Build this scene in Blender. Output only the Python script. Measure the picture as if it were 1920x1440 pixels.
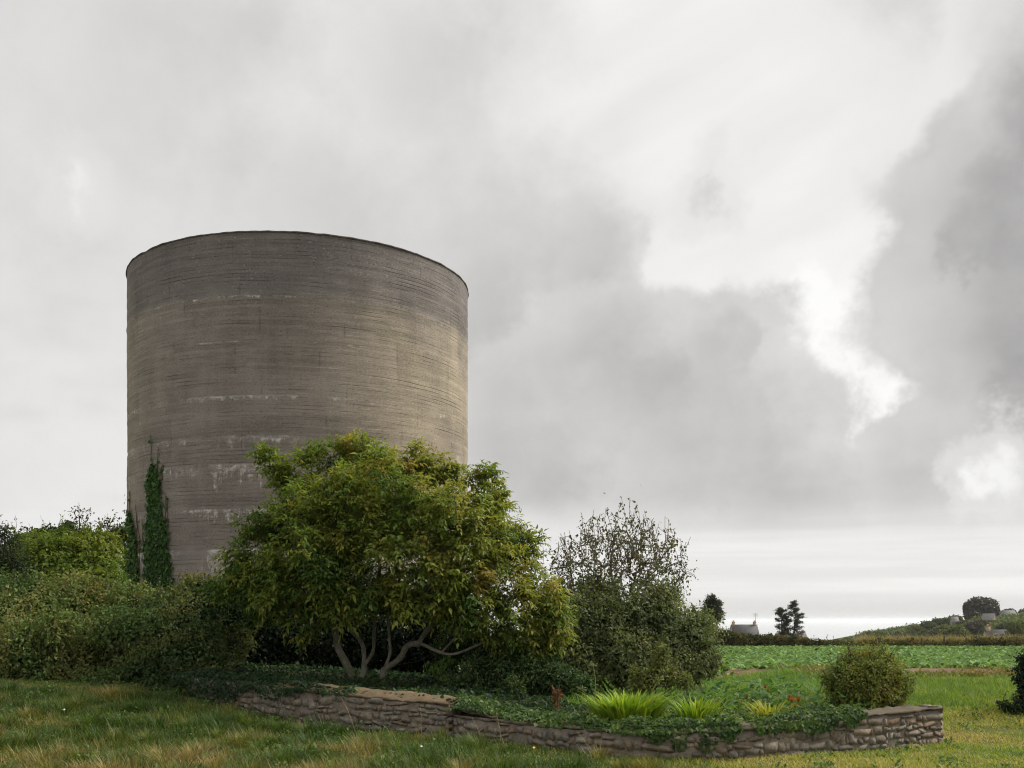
import bpy, math, random
import numpy as np
from mathutils import Vector, Matrix

random.seed(7)
rng = np.random.default_rng(11)
for o in list(bpy.data.objects):
    bpy.data.objects.remove(o)
scene = bpy.context.scene
COL = scene.collection

# ------------------------------------------------------------------ camera
FPX, HX, HY, CAMZ = 2000.0, 960.0, 1162.0, 1.6      # focal length and horizon in photo pixels
cam_d = bpy.data.cameras.new('camera')
cam_d.sensor_width = 36.0
cam_d.lens = 36.0 * FPX / 1920.0
cam_d.shift_y = (HY - 720.0) / 1920.0
cam_d.clip_start = 0.1
cam_d.clip_end = 200000.0
cam = bpy.data.objects.new('camera', cam_d)
COL.objects.link(cam)
cam.location = (0, 0, CAMZ)
cam.rotation_euler = (math.radians(90), 0, 0)
scene.camera = cam

# ------------------------------------------------------------------ light and sky
SUN_AZ, SUN_EL = math.radians(70), math.radians(46)    # azimuth measured from the view axis (+Y) to the right
world = bpy.data.worlds.new('World')
scene.world = world
world.use_nodes = True

sun_d = bpy.data.lights.new('sun', 'SUN')
sun_d.energy = 1.5
sun_d.angle = math.radians(28)
sun_d.color = (1.0, 0.95, 0.87)
sun = bpy.data.objects.new('sun', sun_d)
COL.objects.link(sun)
sdir = Vector((math.sin(SUN_AZ) * math.cos(SUN_EL), math.cos(SUN_AZ) * math.cos(SUN_EL), math.sin(SUN_EL)))
sun.rotation_euler = sdir.to_track_quat('Z', 'Y').to_euler()
sun.location = (40, 40, 60)

vs = scene.view_settings
vs.view_transform = 'Standard'
vs.look = 'None'
vs.exposure = 1.55
vs.gamma = 1.0
vs.use_curve_mapping = False
scene.render.engine = 'CYCLES'
scene.cycles.max_bounces = 4
scene.cycles.diffuse_bounces = 2
scene.cycles.glossy_bounces = 2
scene.cycles.transmission_bounces = 3
scene.cycles.transparent_max_bounces = 4
scene.cycles.volume_bounces = 2
scene.cycles.use_denoising = True
scene.cycles.denoising_prefilter = 'FAST'
scene.cycles.filter_width = 1.1


class G:
    """small node-graph helper"""
    def __init__(self, tree):
        self.t = tree
        self.t.nodes.clear()

    def put(self, sock, v):
        if hasattr(v, 'is_output'):
            self.t.links.new(v, sock)
        elif v is not None:
            if hasattr(sock, 'default_value') and not isinstance(v, (int, float)) and hasattr(sock.default_value, '__len__'):
                v = tuple(v)
                if len(sock.default_value) == 4 and len(v) == 3:
                    v = v + (1,)
            sock.default_value = v

    def node(self, ty, ins=None, **attrs):
        n = self.t.nodes.new(ty)
        for k, v in attrs.items():
            setattr(n, k, v)
        for k, v in (ins or {}).items():
            self.put(n.inputs[k], v)
        return n

    def m(self, op, a, b=None, c=None, clamp=False):
        n = self.node('ShaderNodeMath', operation=op, use_clamp=clamp)
        for i, v in enumerate((a, b, c)):
            if v is not None:
                self.put(n.inputs[i], v)
        return n.outputs[0]

    def v(self, op, a, b=None, scale=None):
        n = self.node('ShaderNodeVectorMath', operation=op)
        self.put(n.inputs[0], a)
        if b is not None:
            self.put(n.inputs[1], b)
        if scale is not None:
            self.put(n.inputs['Scale'], scale)
        return n.outputs['Value'] if op in ('LENGTH', 'DISTANCE', 'DOT_PRODUCT') else n.outputs['Vector']

    def xyz(self, x, y, z):
        return self.node('ShaderNodeCombineXYZ', {0: x, 1: y, 2: z}).outputs[0]

    def sep(self, vec):
        return self.node('ShaderNodeSeparateXYZ', {0: vec}).outputs

    def noise(self, vec, scale, detail=4, rough=0.5, color=False, dist=0.0):
        n = self.node('ShaderNodeTexNoise', {'Vector': vec, 'Scale': scale, 'Detail': detail, 'Roughness': rough, 'Distortion': dist})
        return n.outputs['Color' if color else 'Fac']

    def white(self, vec):
        return self.node('ShaderNodeTexWhiteNoise', {'Vector': vec}, noise_dimensions='3D').outputs['Value']

    def ramp(self, x, a, b, lo=0.0, hi=1.0, smooth=True):
        n = self.node('ShaderNodeMapRange', interpolation_type='SMOOTHSTEP' if smooth else 'LINEAR')
        n.clamp = True
        for i, v in enumerate((x, a, b, lo, hi)):
            self.put(n.inputs[i], v)
        return n.outputs[0]

    def mix(self, f, a, b, mode='MIX'):
        n = self.node('ShaderNodeMix', data_type='RGBA', blend_type=mode)
        self.put(n.inputs[0], f)
        self.put(n.inputs[6], a)
        self.put(n.inputs[7], b)
        return n.outputs[2]

    def mixf(self, f, a, b):
        n = self.node('ShaderNodeMix', data_type='FLOAT')
        self.put(n.inputs[0], f)
        self.put(n.inputs[2], a)
        self.put(n.inputs[3], b)
        return n.outputs[0]


def build_world():
    g = G(world.node_tree)
    out = g.node('ShaderNodeOutputWorld')
    bg = g.node('ShaderNodeBackground', {'Strength': 0.05})
    g.t.links.new(bg.outputs[0], out.inputs[0])
    sky = g.node('ShaderNodeTexSky', sky_type='NISHITA', sun_disc=False, sun_elevation=SUN_EL, sun_rotation=SUN_AZ)
    d = g.v('NORMALIZE', g.node('ShaderNodeTexCoord').outputs['Generated'])
    sx, sy, dz = g.sep(d)
    # cloud cover all round, seen as a flat deck stretched towards the horizon
    h = g.m('ADD', g.m('ABSOLUTE', dz), 0.22)
    deck = g.v('DIVIDE', d, g.xyz(h, h, h))
    n1 = g.noise(deck, 1.0, 4, 0.56)
    wc = g.v('SUBTRACT', g.noise(d, 10.0, 5, 0.62, True), (0.5, 0.5, 0.5))
    dw = g.v('ADD', d, g.v('SCALE', wc, scale=0.13))
    fine = g.sep(wc)[0]
    val = g.m('ADD', g.ramp(n1, 0.34, 0.66, 0.63, 0.80), g.m('MULTIPLY', fine, 0.18))

    def field(lst):
        f = None
        for px, py, r in lst:
            c = Vector(((px - HX) / FPX, 1.0, (HY - py) / FPX)).normalized()
            k = g.m('MULTIPLY_ADD', g.v('DISTANCE', dw, tuple(c)), -1.0 / r, 1.0)
            f = k if f is None else g.m('MAXIMUM', f, k)
        return f

    def layer(val, lst, edge, core, a, b, wt=1.0, tex=0.12):
        f = field(lst)
        t = g.m('ADD', g.mixf(g.ramp(f, a, b), edge, core), g.m('MULTIPLY', g.m('ADD', fine, g.m('SUBTRACT', n1, 0.5)), tex))
        return g.mixf(g.m('MULTIPLY', g.ramp(f, 0.0, a), wt), val, t)
    # thin bright veil in the opening, with faint slanting streaks
    st = g.noise(g.xyz(g.m('ADD', g.m('MULTIPLY', sx, 3.0), g.m('MULTIPLY', dz, 2.0)), 0.0, g.m('SUBTRACT', g.m('MULTIPLY', dz, 16.0), g.m('MULTIPLY', sx, 6.0))), 1.5, 2, 0.5)
    veil = g.m('ADD', 0.865, g.m('MULTIPLY', g.m('SUBTRACT', st, 0.5), 0.20))
    val = g.mixf(g.ramp(field([(1450, 330, 0.27), (1600, 640, 0.14), (1230, 180, 0.15), (1760, 200, 0.16)]), 0.0, 0.4), val, veil)
    val = layer(val, [(1325, 350, 0.046)], 0.80, 0.66, 0.5, 0.9, 0.9)
    val = layer(val, [(1930, 20, 0.17), (1700, -40, 0.13)], 0.82, 0.64, 0.5, 1.0, 0.85)
    val = layer(val, [(1650, 320, 0.07)], 0.84, 0.75, 0.5, 1.0, 0.7)
    # broad soft mass on the left
    val = layer(val, [(380, 150, 0.27), (640, 380, 0.24), (900, 480, 0.17), (1090, 470, 0.075), (1090, 620, 0.085), (800, 120, 0.16)], 0.73, 0.625, 0.42, 1.0, 0.9, 0.26)
    val = layer(val, [(900, 560, 0.16), (1080, 500, 0.075)], 0.62, 0.53, 0.5, 1.2, 0.85, 0.26)
    val = layer(val, [(140, 350, 0.05)], 0.76, 0.86, 0.6, 1.0, 0.9)
    # bright V-shaped gap, then the clouds that bound it
    val = layer(val, [(1620, 630, 0.125), (1510, 560, 0.07), (1670, 730, 0.085), (1330, 570, 0.035)], 0.92, 0.99, 0.45, 0.7, 1.0, 0.03)
    val = layer(val, [(1370, 680, 0.058), (1420, 660, 0.03), (1430, 800, 0.045), (1240, 740, 0.085), (1130, 740, 0.12), (1330, 830, 0.15), (1560, 960, 0.085), (1760, 950, 0.10), (1000, 830, 0.12), (1470, 930, 0.105), (1400, 780, 0.065)], 0.67, 0.575, 0.20, 0.75, 1.0, 0.28)
    val = layer(val, [(1930, 350, 0.075), (1990, 230, 0.08), (1880, 470, 0.075), (1825, 500, 0.05), (2000, 600, 0.135), (1945, 690, 0.075), (1950, 790, 0.085), (2080, 480, 0.2), (1960, 800, 0.09)], 0.60, 0.39, 0.15, 0.70, 1.0, 0.36)
    val = layer(val, [(1895, 862, 0.05), (1850, 882, 0.035)], 0.72, 0.93, 0.4, 0.9, 0.95)
    # long low streaks near the horizon
    ls = g.noise(g.xyz(g.m('MULTIPLY', sx, 2.2), g.m('MULTIPLY', sy, 2.2), g.m('MULTIPLY', dz, 42.0)), 1.6, 3, 0.55)
    low = g.ramp(ls, 0.3, 0.7, 0.81, 0.93)
    low = g.mixf(g.ramp(dz, 0.008, 0.030, 1.0, 0.0), low, 0.74)
    val = g.mixf(g.ramp(dz, 0.05, 0.12, 1.0, 0.0), val, low)
    warm = g.mix(g.ramp(val, 0.45, 0.95), (1.0, 0.988, 0.972, 1), (1.0, 0.993, 0.972, 1))
    v10 = g.m('MULTIPLY', val, 6.83)
    cloud = g.v('MULTIPLY', warm, g.xyz(v10, v10, v10))
    g.put(bg.inputs['Color'], g.mix(0.99, sky.outputs[0], cloud))
    world.cycles.sampling_method = 'MANUAL'
    world.cycles.sample_map_resolution = 512


build_world()

# ------------------------------------------------------------------ helpers
R = math.radians


def at(px, py, Y):
    return np.array(((px - HX) * Y / FPX, Y, CAMZ - (py - HY) * Y / FPX))


def sstep(a, b, x):
    t = np.clip((np.asarray(x, float) - a) / (b - a), 0, 1)
    return t * t * (3 - 2 * t)


_wv = {}


def sn(p, scale, seed=0):
    """smooth pseudo noise, about -1..1, for an (N,k) array"""
    p = np.asarray(p, float)
    k = p.shape[1]
    key = (seed, k)
    if key not in _wv:
        r = np.random.default_rng(seed * 77 + k)
        w = r.normal(size=(9, k))
        w /= np.linalg.norm(w, axis=1, keepdims=True)
        w *= r.uniform(0.6, 2.2, (9, 1))
        _wv[key] = (w, r.uniform(0, 6.28, 9))
    w, ph = _wv[key]
    return np.sin(p @ (w.T / scale * 3.0) + ph).sum(1) / 4.2


def unit(v):
    return v / np.maximum(np.linalg.norm(v, axis=-1, keepdims=True), 1e-9)


def make_mesh(name, verts, faces, tint=None, smooth=False, uv=None):
    """faces: (N,k) int array or list of such arrays"""
    me = bpy.data.meshes.new(name)
    verts = np.asarray(verts, np.float32)
    fl = faces if isinstance(faces, list) else [faces]
    fl = [np.asarray(f, np.int32) for f in fl if len(f)]
    me.vertices.add(len(verts))
    me.vertices.foreach_set('co', verts.ravel())
    loops = np.concatenate([f.ravel() for f in fl])
    sizes = np.concatenate([np.full(len(f), f.shape[1], np.int32) for f in fl])
    starts = np.concatenate([[0], np.cumsum(sizes)[:-1]]).astype(np.int32)
    me.loops.add(len(loops))
    me.loops.foreach_set('vertex_index', loops)
    me.polygons.add(len(sizes))
    me.polygons.foreach_set('loop_start', starts)
    me.polygons.foreach_set('loop_total', sizes)
    if smooth:
        me.polygons.foreach_set('use_smooth', np.ones(len(sizes), bool))
    if tint is not None:
        a = me.attributes.new('tint', 'FLOAT_COLOR', 'POINT')
        t4 = np.ones((len(verts), 4), np.float32)
        t4[:, :3] = tint
        a.data.foreach_set('color', t4.ravel())
    if uv is not None:
        l = me.uv_layers.new(name='UVMap')
        l.data.foreach_set('uv', np.asarray(uv, np.float32)[loops].ravel())
    me.update(calc_edges=True)
    me.validate()
    return me


def obj(name, me, mat=None, parent=None, label=None, cat=None, group=None, kind=None):
    o = bpy.data.objects.new(name, me)
    COL.objects.link(o)
    if mat is not None and me is not None and not me.materials:
        me.materials.append(mat)
    if parent is not None:
        o.parent = parent
    if label:
        o['label'] = label
    if cat:
        o['category'] = cat
    if group:
        o['group'] = group
    if kind:
        o['kind'] = kind
    return o


def thing(name, label, cat, loc=(0, 0, 0), group=None):
    o = obj(name, None, label=label, cat=cat, group=group)
    o.location = tuple(float(c) for c in loc)
    o.empty_display_size = 0.3
    return o


def local(root, verts):
    return np.asarray(verts, float) - np.array(root.location)


# leaf templates: (along, across, out) and faces
LEAF = (np.array([(0, 0, 0), (.5, 0, -.05), (1, 0, -.16), (.42, -.5, .08), (.42, .5, .08)]), np.array([(0, 1, 2, 3), (0, 4, 2, 1)]))
DIAMOND = (np.array([(0, 0, 0), (.45, -.5, .06), (1, 0, -.08), (.45, .5, .06)]), np.array([(0, 1, 2, 3)]))
BLADE = (np.array([(0, -.5, 0), (0, .5, 0), (.55, .42, .07), (.55, -.42, .07), (1, 0, .30)]),)
IVYL = (np.array([(0, 0, 0), (.15, -.5, .03), (.5, -.38, .05), (1, 0, -.1), (.5, .38, .05), (.15, .5, .03)]), np.array([(0, 1, 2, 3), (0, 3, 4, 5)]))


def leaves(pos, axis, nrm, length, width, tmpl=LEAF):
    """returns verts, faces for N leaves"""
    a = unit(axis)
    s = unit(np.cross(nrm, a))
    n = np.cross(a, s)
    T, F = tmpl[0], tmpl[1]
    L = np.asarray(length)[:, None, None]
    W = np.asarray(width)[:, None, None]
    v = pos[:, None, :] + L * T[None, :, 0:1] * a[:, None, :] + W * T[None, :, 1:2] * s[:, None, :] + L * T[None, :, 2:3] * n[:, None, :]
    N, k = len(pos), len(T)
    f = (np.arange(N)[:, None, None] * k + F[None]).reshape(-1, F.shape[1])
    return v.reshape(-1, 3), f


def rep(c, tmpl):
    return np.repeat(c, len(tmpl[0]), axis=0)


def blades(pos, axis, bend, length, width, color):
    """grass blades: quad plus tip triangle"""
    T = BLADE[0]
    a = unit(axis)
    s = unit(np.cross(bend, a))
    n = unit(bend - a * (bend * a).sum(1, keepdims=True))
    L = length[:, None, None]
    W = width[:, None, None]
    v = pos[:, None, :] + L * T[None, :, 0:1] * a[:, None, :] + W * T[None, :, 1:2] * s[:, None, :] + L * T[None, :, 2:3] * n[:, None, :]
    N = len(pos)
    b = np.arange(N)[:, None] * 5
    return v.reshape(-1, 3), [b + np.array([[0, 1, 2, 3]]), b + np.array([[3, 2, 4]])], np.repeat(color, 5, axis=0)


def pick(colors, n, jitter=0.18, sel=None):
    """n colours out of a palette; sel in 0..1 slides along it"""
    c = np.asarray(colors, float)
    t = rng.random(n) if sel is None else np.clip(sel, 0, 0.9999)
    x = t * (len(c) - 1)
    i = np.floor(x).astype(int)
    i = np.minimum(i, len(c) - 2) if len(c) > 1 else i * 0
    f = (x - i)[:, None]
    out = c[i] * (1 - f) + c[np.minimum(i + 1, len(c) - 1)] * f
    return out * np.exp(rng.normal(0, jitter, (n, 1)))


class Tubes:
    """tapered round branches collected into one mesh"""
    def __init__(self):
        self.v, self.f, self.n = [], [], 0

    def add(self, pts, rad, sides=6):
        pts = np.asarray(pts, float)
        rad = np.asarray(rad, float)
        t = unit(np.gradient(pts, axis=0))
        up = np.array([0.31, 0.17, 0.93]) if abs(t[0][2]) < 0.9 else np.array([1.0, 0.1, 0])
        s = unit(np.cross(t, up))
        b = np.cross(t, s)
        an = np.linspace(0, 2 * np.pi, sides, endpoint=False)
        ring = pts[:, None] + rad[:, None, None] * (np.cos(an)[None, :, None] * s[:, None] + np.sin(an)[None, :, None] * b[:, None])
        m = len(pts)
        self.v.append(ring.reshape(-1, 3))
        i = np.arange(m - 1)[:, None] * sides
        j = np.arange(sides)[None]
        k = (j + 1) % sides
        q = np.stack([i + j, i + k, i + sides + k, i + sides + j], -1).reshape(-1, 4) + self.n
        self.f.append(q)
        self.n += m * sides
        return self

    def mesh(self, name, root=None, smooth=True):
        v = np.concatenate(self.v)
        if root is not None:
            v = local(root, v)
        return make_mesh(name, v, np.concatenate(self.f), smooth=smooth)


def curve(pts, n=8, wob=0.0):
    """Catmull-Rom through points, n samples per span"""
    p = np.asarray(pts, float)
    p = np.vstack([2 * p[0] - p[1], p, 2 * p[-1] - p[-2]])
    out = []
    for i in range(1, len(p) - 2):
        t = np.linspace(0, 1, n, endpoint=False)[:, None]
        a, b, c, d = p[i - 1], p[i], p[i + 1], p[i + 2]
        out.append(0.5 * (2 * b + (c - a) * t + (2 * a - 5 * b + 4 * c - d) * t ** 2 + (3 * b - a - 3 * c + d) * t ** 3))
    out.append(p[-2][None])
    q = np.concatenate(out)
    if wob:
        q[1:-1] += rng.normal(0, wob, (len(q) - 2, 3))
    return q


# ------------------------------------------------------------------ materials
MATS = {}


def mat(name):
    m = bpy.data.materials.new(name)
    m.use_nodes = True
    g = G(m.node_tree)
    g.out = g.node('ShaderNodeOutputMaterial')
    MATS[name] = m
    return m, g


def principled(g, color, rough=0.8, spec=0.3, normal=None):
    p = g.node('ShaderNodeBsdfPrincipled', {'Base Color': color, 'Roughness': rough, 'Specular IOR Level': spec})
    if normal is not None:
        g.put(p.inputs['Normal'], normal)
    return p.outputs[0]


def bump(g, height, strength=0.5, dist=0.02):
    return g.node('ShaderNodeBump', {'Height': height, 'Strength': strength, 'Distance': dist}).outputs[0]


def leaf_mat(name, trans=0.28, rough=0.5, spec=0.25):
    m, g = mat(name)
    c = g.node('ShaderNodeAttribute', attribute_name='tint').outputs['Color']
    p = principled(g, c, rough, spec)
    t = g.node('ShaderNodeBsdfTranslucent', {'Color': g.mix(1.0, c, (1.35, 1.4, 0.7, 1), 'MULTIPLY')}).outputs[0]
    mx = g.node('ShaderNodeMixShader', {0: trans})
    g.t.links.new(p, mx.inputs[1])
    g.t.links.new(t, mx.inputs[2])
    g.t.links.new(mx.outputs[0], g.out.inputs[0])
    return m


def plain(name, color, rough=0.8, spec=0.25, var=0.25, scale=12.0, bumpd=0.0):
    m, g = mat(name)
    co = g.node('ShaderNodeTexCoord').outputs['Object']
    n = g.noise(co, scale, 5, 0.6)
    k = g.ramp(n, 0.3, 0.7, 1 - var, 1 + var)
    c = g.v('MULTIPLY', tuple(color), g.xyz(k, k, k))
    nm = bump(g, n, 0.6, bumpd) if bumpd else None
    g.t.links.new(principled(g, c, rough, spec, nm), g.out.inputs[0])
    return m


LEAFM = leaf_mat('leaf', 0.34, 0.6, 0.2)
LEAFD = leaf_mat('leaf_dull', 0.25, 0.7, 0.1)
GRASSM = leaf_mat('grass_blade', 0.30, 0.55, 0.2)
def bark_material():
    m, g = mat('bark')
    co = g.node('ShaderNodeNewGeometry').outputs['Position']
    n1 = g.noise(co, 5.0, 4, 0.6)
    x, y, z = g.sep(co)
    n2 = g.noise(g.xyz(x, y, g.m('MULTIPLY', z, 0.3)), 70.0, 4, 0.7)
    c = g.mix(g.ramp(n1, 0.4, 0.62), (0.25, 0.23, 0.185, 1), (0.15, 0.155, 0.10, 1))
    c = g.mix(g.ramp(n2, 0.5, 0.7, 0, 0.7), c, (0.07, 0.06, 0.045, 1))
    c = g.mix(g.ramp(g.noise(co, 16.0, 3, 0.6), 0.6, 0.68, 0, 0.6), c, (0.34, 0.34, 0.29, 1))
    g.t.links.new(principled(g, c, 0.95, 0.1, bump(g, n2, 1.0, 0.02)), g.out.inputs[0])
    return m


BARK = bark_material()
TWIG = plain('twig_bark', (0.06, 0.05, 0.042), 0.9, 0.1, 0.3, 20)
TWIGP = plain('pale_twig_bark', (0.13, 0.115, 0.10), 0.9, 0.1, 0.3, 20)
STALK = plain('dry_stalk', (0.30, 0.23, 0.12), 0.85, 0.15, 0.25, 25)

# ------------------------------------------------------------------ terrain
WALL = [  # plan of the garden wall's foot: x, y, height of its top front edge
    (-5.2, 17.3, 0.66), (-4.3, 16.8, 0.60), (-2.4, 15.5, 0.50), (-0.88, 14.7, 0.43),
]
LOW = [(-0.88, 14.82, 0.26), (0.27, 13.45, 0.27), (1.46, 12.25, 0.30), (2.68, 12.15, 0.35), (3.65, 12.75, 0.40), (4.75, 13.35, 0.43), (5.62, 13.95, 0.44)]


def ground_z(x, y):
    x = np.asarray(x, float)
    y = np.asarray(y, float)
    z = 0.55 * sstep(-2.0, -7.0, x) * sstep(11.5, 18.5, y) + 0.22 * sstep(4.8, 6.6, x) * sstep(13.0, 19, y)
    z = z * (1 - sstep(24, 40, y))
    z = z + 0.10 * sstep(16, 24, y) * (1 - sstep(26, 60, y))
    yy = np.maximum(y, 0)
    prof = np.interp(yy, [0, 27, 100, 106, 300, 480, 720, 900, 1200], [0, 0, -1.05, -1.3, -7.0, -14, -31, -36, -40])
    z = z + prof
    # wooded hill to the right
    ridge = np.interp(x, [60, 105, 122, 140, 152, 168, 185, 230, 400, 900], [0, 0, 0.7, 4.2, 7.7, 10.8, 11.9, 12.6, 15.0, 14])
    z = z + ridge * sstep(150, 330, y) * (1 - sstep(560, 800, y))
    p = np.stack([x, y], -1).reshape(-1, 2)
    z = z + (0.03 * sn(p, 2.2, 3) * (1 - sstep(40, 90, y).reshape(-1)) + 0.5 * sn(p, 40, 4) * sstep(110, 200, y).reshape(-1)).reshape(x.shape)
    return z


def bed_z(x, y):
    """top of the raised bed behind the wall"""
    x = np.asarray(x, float)
    y = np.asarray(y, float)
    f = wall_y(x)
    top = wall_top(x) - 0.05
    back = 0.10 * sstep(24, 27, y)
    d = np.clip((y - f) / 11.0, 0, 1)
    return top * (1 - d ** 2) + back * d ** 2 + 0.14 * sstep(1.0, 4.0, y - f) * (1 - sstep(6, 10, y - f)) * sstep(2.5, -1.5, x)


_WX = np.array([p[0] for p in WALL] + [p[0] for p in LOW[1:]])
_WY = np.array([p[1] for p in WALL] + [p[1] for p in LOW[1:]])
_WT = np.array([p[2] for p in WALL[:-1]] + [0.42] + [p[2] for p in LOW[1:]])


def wall_y(x):
    return np.interp(x, _WX, _WY)


def wall_top(x):
    return np.interp(x, _WX, _WT)


def surf_z(x, y):
    """the ground or, behind the wall, the bed"""
    x = np.asarray(x, float)
    y = np.asarray(y, float)
    inside = (y > wall_y(x) + 0.1) & (x > -5.2) & (x < 5.62 + (y - 13.95) * 0.12) & (y < 26)
    return np.where(inside, np.maximum(bed_z(x, y), ground_z(x, y)), ground_z(x, y))


def grid(xs, ys, zf):
    X, Y = np.meshgrid(xs, ys)
    Z = zf(X, Y)
    v = np.stack([X, Y, Z], -1).reshape(-1, 3)
    nx, ny = len(xs), len(ys)
    i = (np.arange(ny - 1)[:, None] * nx + np.arange(nx - 1)[None]).reshape(-1)
    return v, np.stack([i, i + 1, i + nx + 1, i + nx], -1)


def build_terrain():
    m, g = mat('turf_ground')
    co = g.node('ShaderNodeNewGeometry').outputs['Position']
    n1 = g.noise(co, 0.5, 5, 0.6)
    n2 = g.noise(co, 9.0, 5, 0.65)
    c = g.mix(g.ramp(n1, 0.35, 0.65), (0.075, 0.085, 0.028, 1), (0.13, 0.115, 0.04, 1))
    c = g.mix(g.ramp(n2, 0.45, 0.75, 0, 0.6), c, (0.055, 0.045, 0.025, 1))
    g.t.links.new(principled(g, c, 0.95, 0.1, bump(g, n2, 0.8, 0.03)), g.out.inputs[0])
    xs = np.concatenate([[-2500, -1200, -600, -300, -150, -80, -50, -35], np.arange(-26, 26, 0.5), [27, 30, 35], np.arange(40, 260, 6), [280, 320, 400, 600, 900, 1500, 2500]])
    ys = np.concatenate([[-400, -150, -60, -20, -5], np.arange(0, 32, 0.5), np.arange(32, 120, 4), np.arange(120, 700, 10), np.arange(720, 1250, 60)])
    v, f = grid(xs, ys, ground_z)
    obj('ground', make_mesh('ground', v, f, smooth=True), m, kind='structure')

    # sea
    m, g = mat('sea_water')
    co = g.node('ShaderNodeNewGeometry').outputs['Position']
    x, y, z = g.sep(co)
    n = g.noise(g.xyz(g.m('MULTIPLY', x, 0.25), y, 0.0), 0.035, 6, 0.6)
    nb = g.noise(co, 0.25, 6, 0.65)
    nm = bump(g, g.m('ADD', g.m('MULTIPLY', n, 4.0), nb), 0.04, 1.0)
    p = g.node('ShaderNodeBsdfPrincipled', {'Base Color': (0.85, 0.87, 0.88, 1), 'Metallic': 1.0, 'Roughness': 0.25, 'IOR': 1.33, 'Specular IOR Level': 0.5, 'Normal': nm})
    g.t.links.new(p.outputs[0], g.out.inputs[0])
    e = np.concatenate([-np.geomspace(90000, 400, 24), [0], np.geomspace(400, 90000, 24)])
    ye = np.concatenate([[-500, 100, 300, 450], np.geomspace(600, 90000, 30)])
    v, f = grid(e, ye, lambda X, Y: np.full(X.shape, -30.0))
    obj('sea', make_mesh('sea', v, f), m, kind='structure')

    # field soil
    m, g = mat('field_soil')
    co = g.node('ShaderNodeNewGeometry').outputs['Position']
    n1 = g.noise(co, 0.8, 5, 0.6)
    n2 = g.noise(co, 7.0, 6, 0.7)
    c = g.mix(g.ramp(n1, 0.35, 0.65), (0.15, 0.10, 0.06, 1), (0.22, 0.15, 0.09, 1))
    c = g.mix(g.ramp(n2, 0.5, 0.8, 0, 0.6), c, (0.12, 0.075, 0.045, 1))
    g.t.links.new(principled(g, c, 0.95, 0.1, bump(g, n2, 1.0, 0.06)), g.out.inputs[0])
    v, f = grid(np.arange(-14, 70.1, 0.8), np.concatenate([np.arange(22.3, 40, 0.4), np.arange(40, 100.5, 1.5)]),
                lambda X, Y: ground_z(X, Y) + 0.02 + 0.03 * sn(np.stack([X, Y], -1).reshape(-1, 2), 0.5, 9).reshape(X.shape))
    obj('field', make_mesh('field', v, f, smooth=True), m, kind='structure')

    # raised bed soil
    m, g = mat('bed_soil')
    co = g.node('ShaderNodeNewGeometry').outputs['Position']
    n2 = g.noise(co, 10.0, 6, 0.7)
    c = g.mix(g.ramp(n2, 0.35, 0.7), (0.035, 0.03, 0.018, 1), (0.075, 0.06, 0.035, 1))
    g.t.links.new(principled(g, c, 0.95, 0.1, bump(g, n2, 1.0, 0.04)), g.out.inputs[0])
    s = np.linspace(0, 1, 80)
    xs = -5.2 + s * (5.6 + 5.2)
    T = np.linspace(0, 1, 40)
    V = []
    for t in T:
        y0 = wall_y(xs) + 0.16
        yb = np.full_like(xs, 25.9)
        Y = y0 + (yb - y0) * t
        X = xs + 0.12 * (Y - 13.95) * np.clip((xs + 1) / 6.6, 0, 1) * t
        V.append(np.stack([X, Y, np.maximum(bed_z(xs, Y), ground_z(X, Y)) + 0.015 * sn(np.stack([X, Y], -1), 0.4, 5)], -1))
    v = np.concatenate(V)
    i = (np.arange(39)[:, None] * 80 + np.arange(79)[None]).reshape(-1)
    f = [np.stack([i, i + 1, i + 81, i + 80], -1)]
    # a skirt on the right-hand side down to the turf
    obj('planting_bed', make_mesh('planting_bed', v, f, smooth=True), m, kind='structure')


build_terrain()

# ------------------------------------------------------------------ concrete tower
TD = 35.0
TAZ = (math.atan(-722 / FPX) + math.atan(-83 / FPX)) / 2
THALF = (math.atan(-83 / FPX) - math.atan(-722 / FPX)) / 2
TC = np.array((TD * math.sin(TAZ), TD * math.cos(TAZ)))
TR = TD * math.sin(THALF)
TTOP = CAMZ + (HY - 511) * TD * math.cos(THALF) * math.cos(math.atan(-722 / FPX)) / FPX


def tower_hit(px, py, off=0.0):
    """where the view ray through a photo pixel meets the drum"""
    dx, dy = (px - HX) / FPX, 1.0
    r = TR + off
    a = dx * dx + dy * dy
    b = -2 * (dx * TC[0] + dy * TC[1])
    c = TC @ TC - r * r
    D = max(b * b - 4 * a * c, 0)
    t = (-b - math.sqrt(D)) / (2 * a)
    return np.array((dx * t, t, CAMZ + (HY - py) * t / FPX))


def uv_of(px, py):
    h = tower_hit(px, py)
    th = math.atan2(h[0] - TC[0], -(h[1] - TC[1]))     # 0 faces the camera side (-Y), positive to the right
    return th * TR, h[2]


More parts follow.
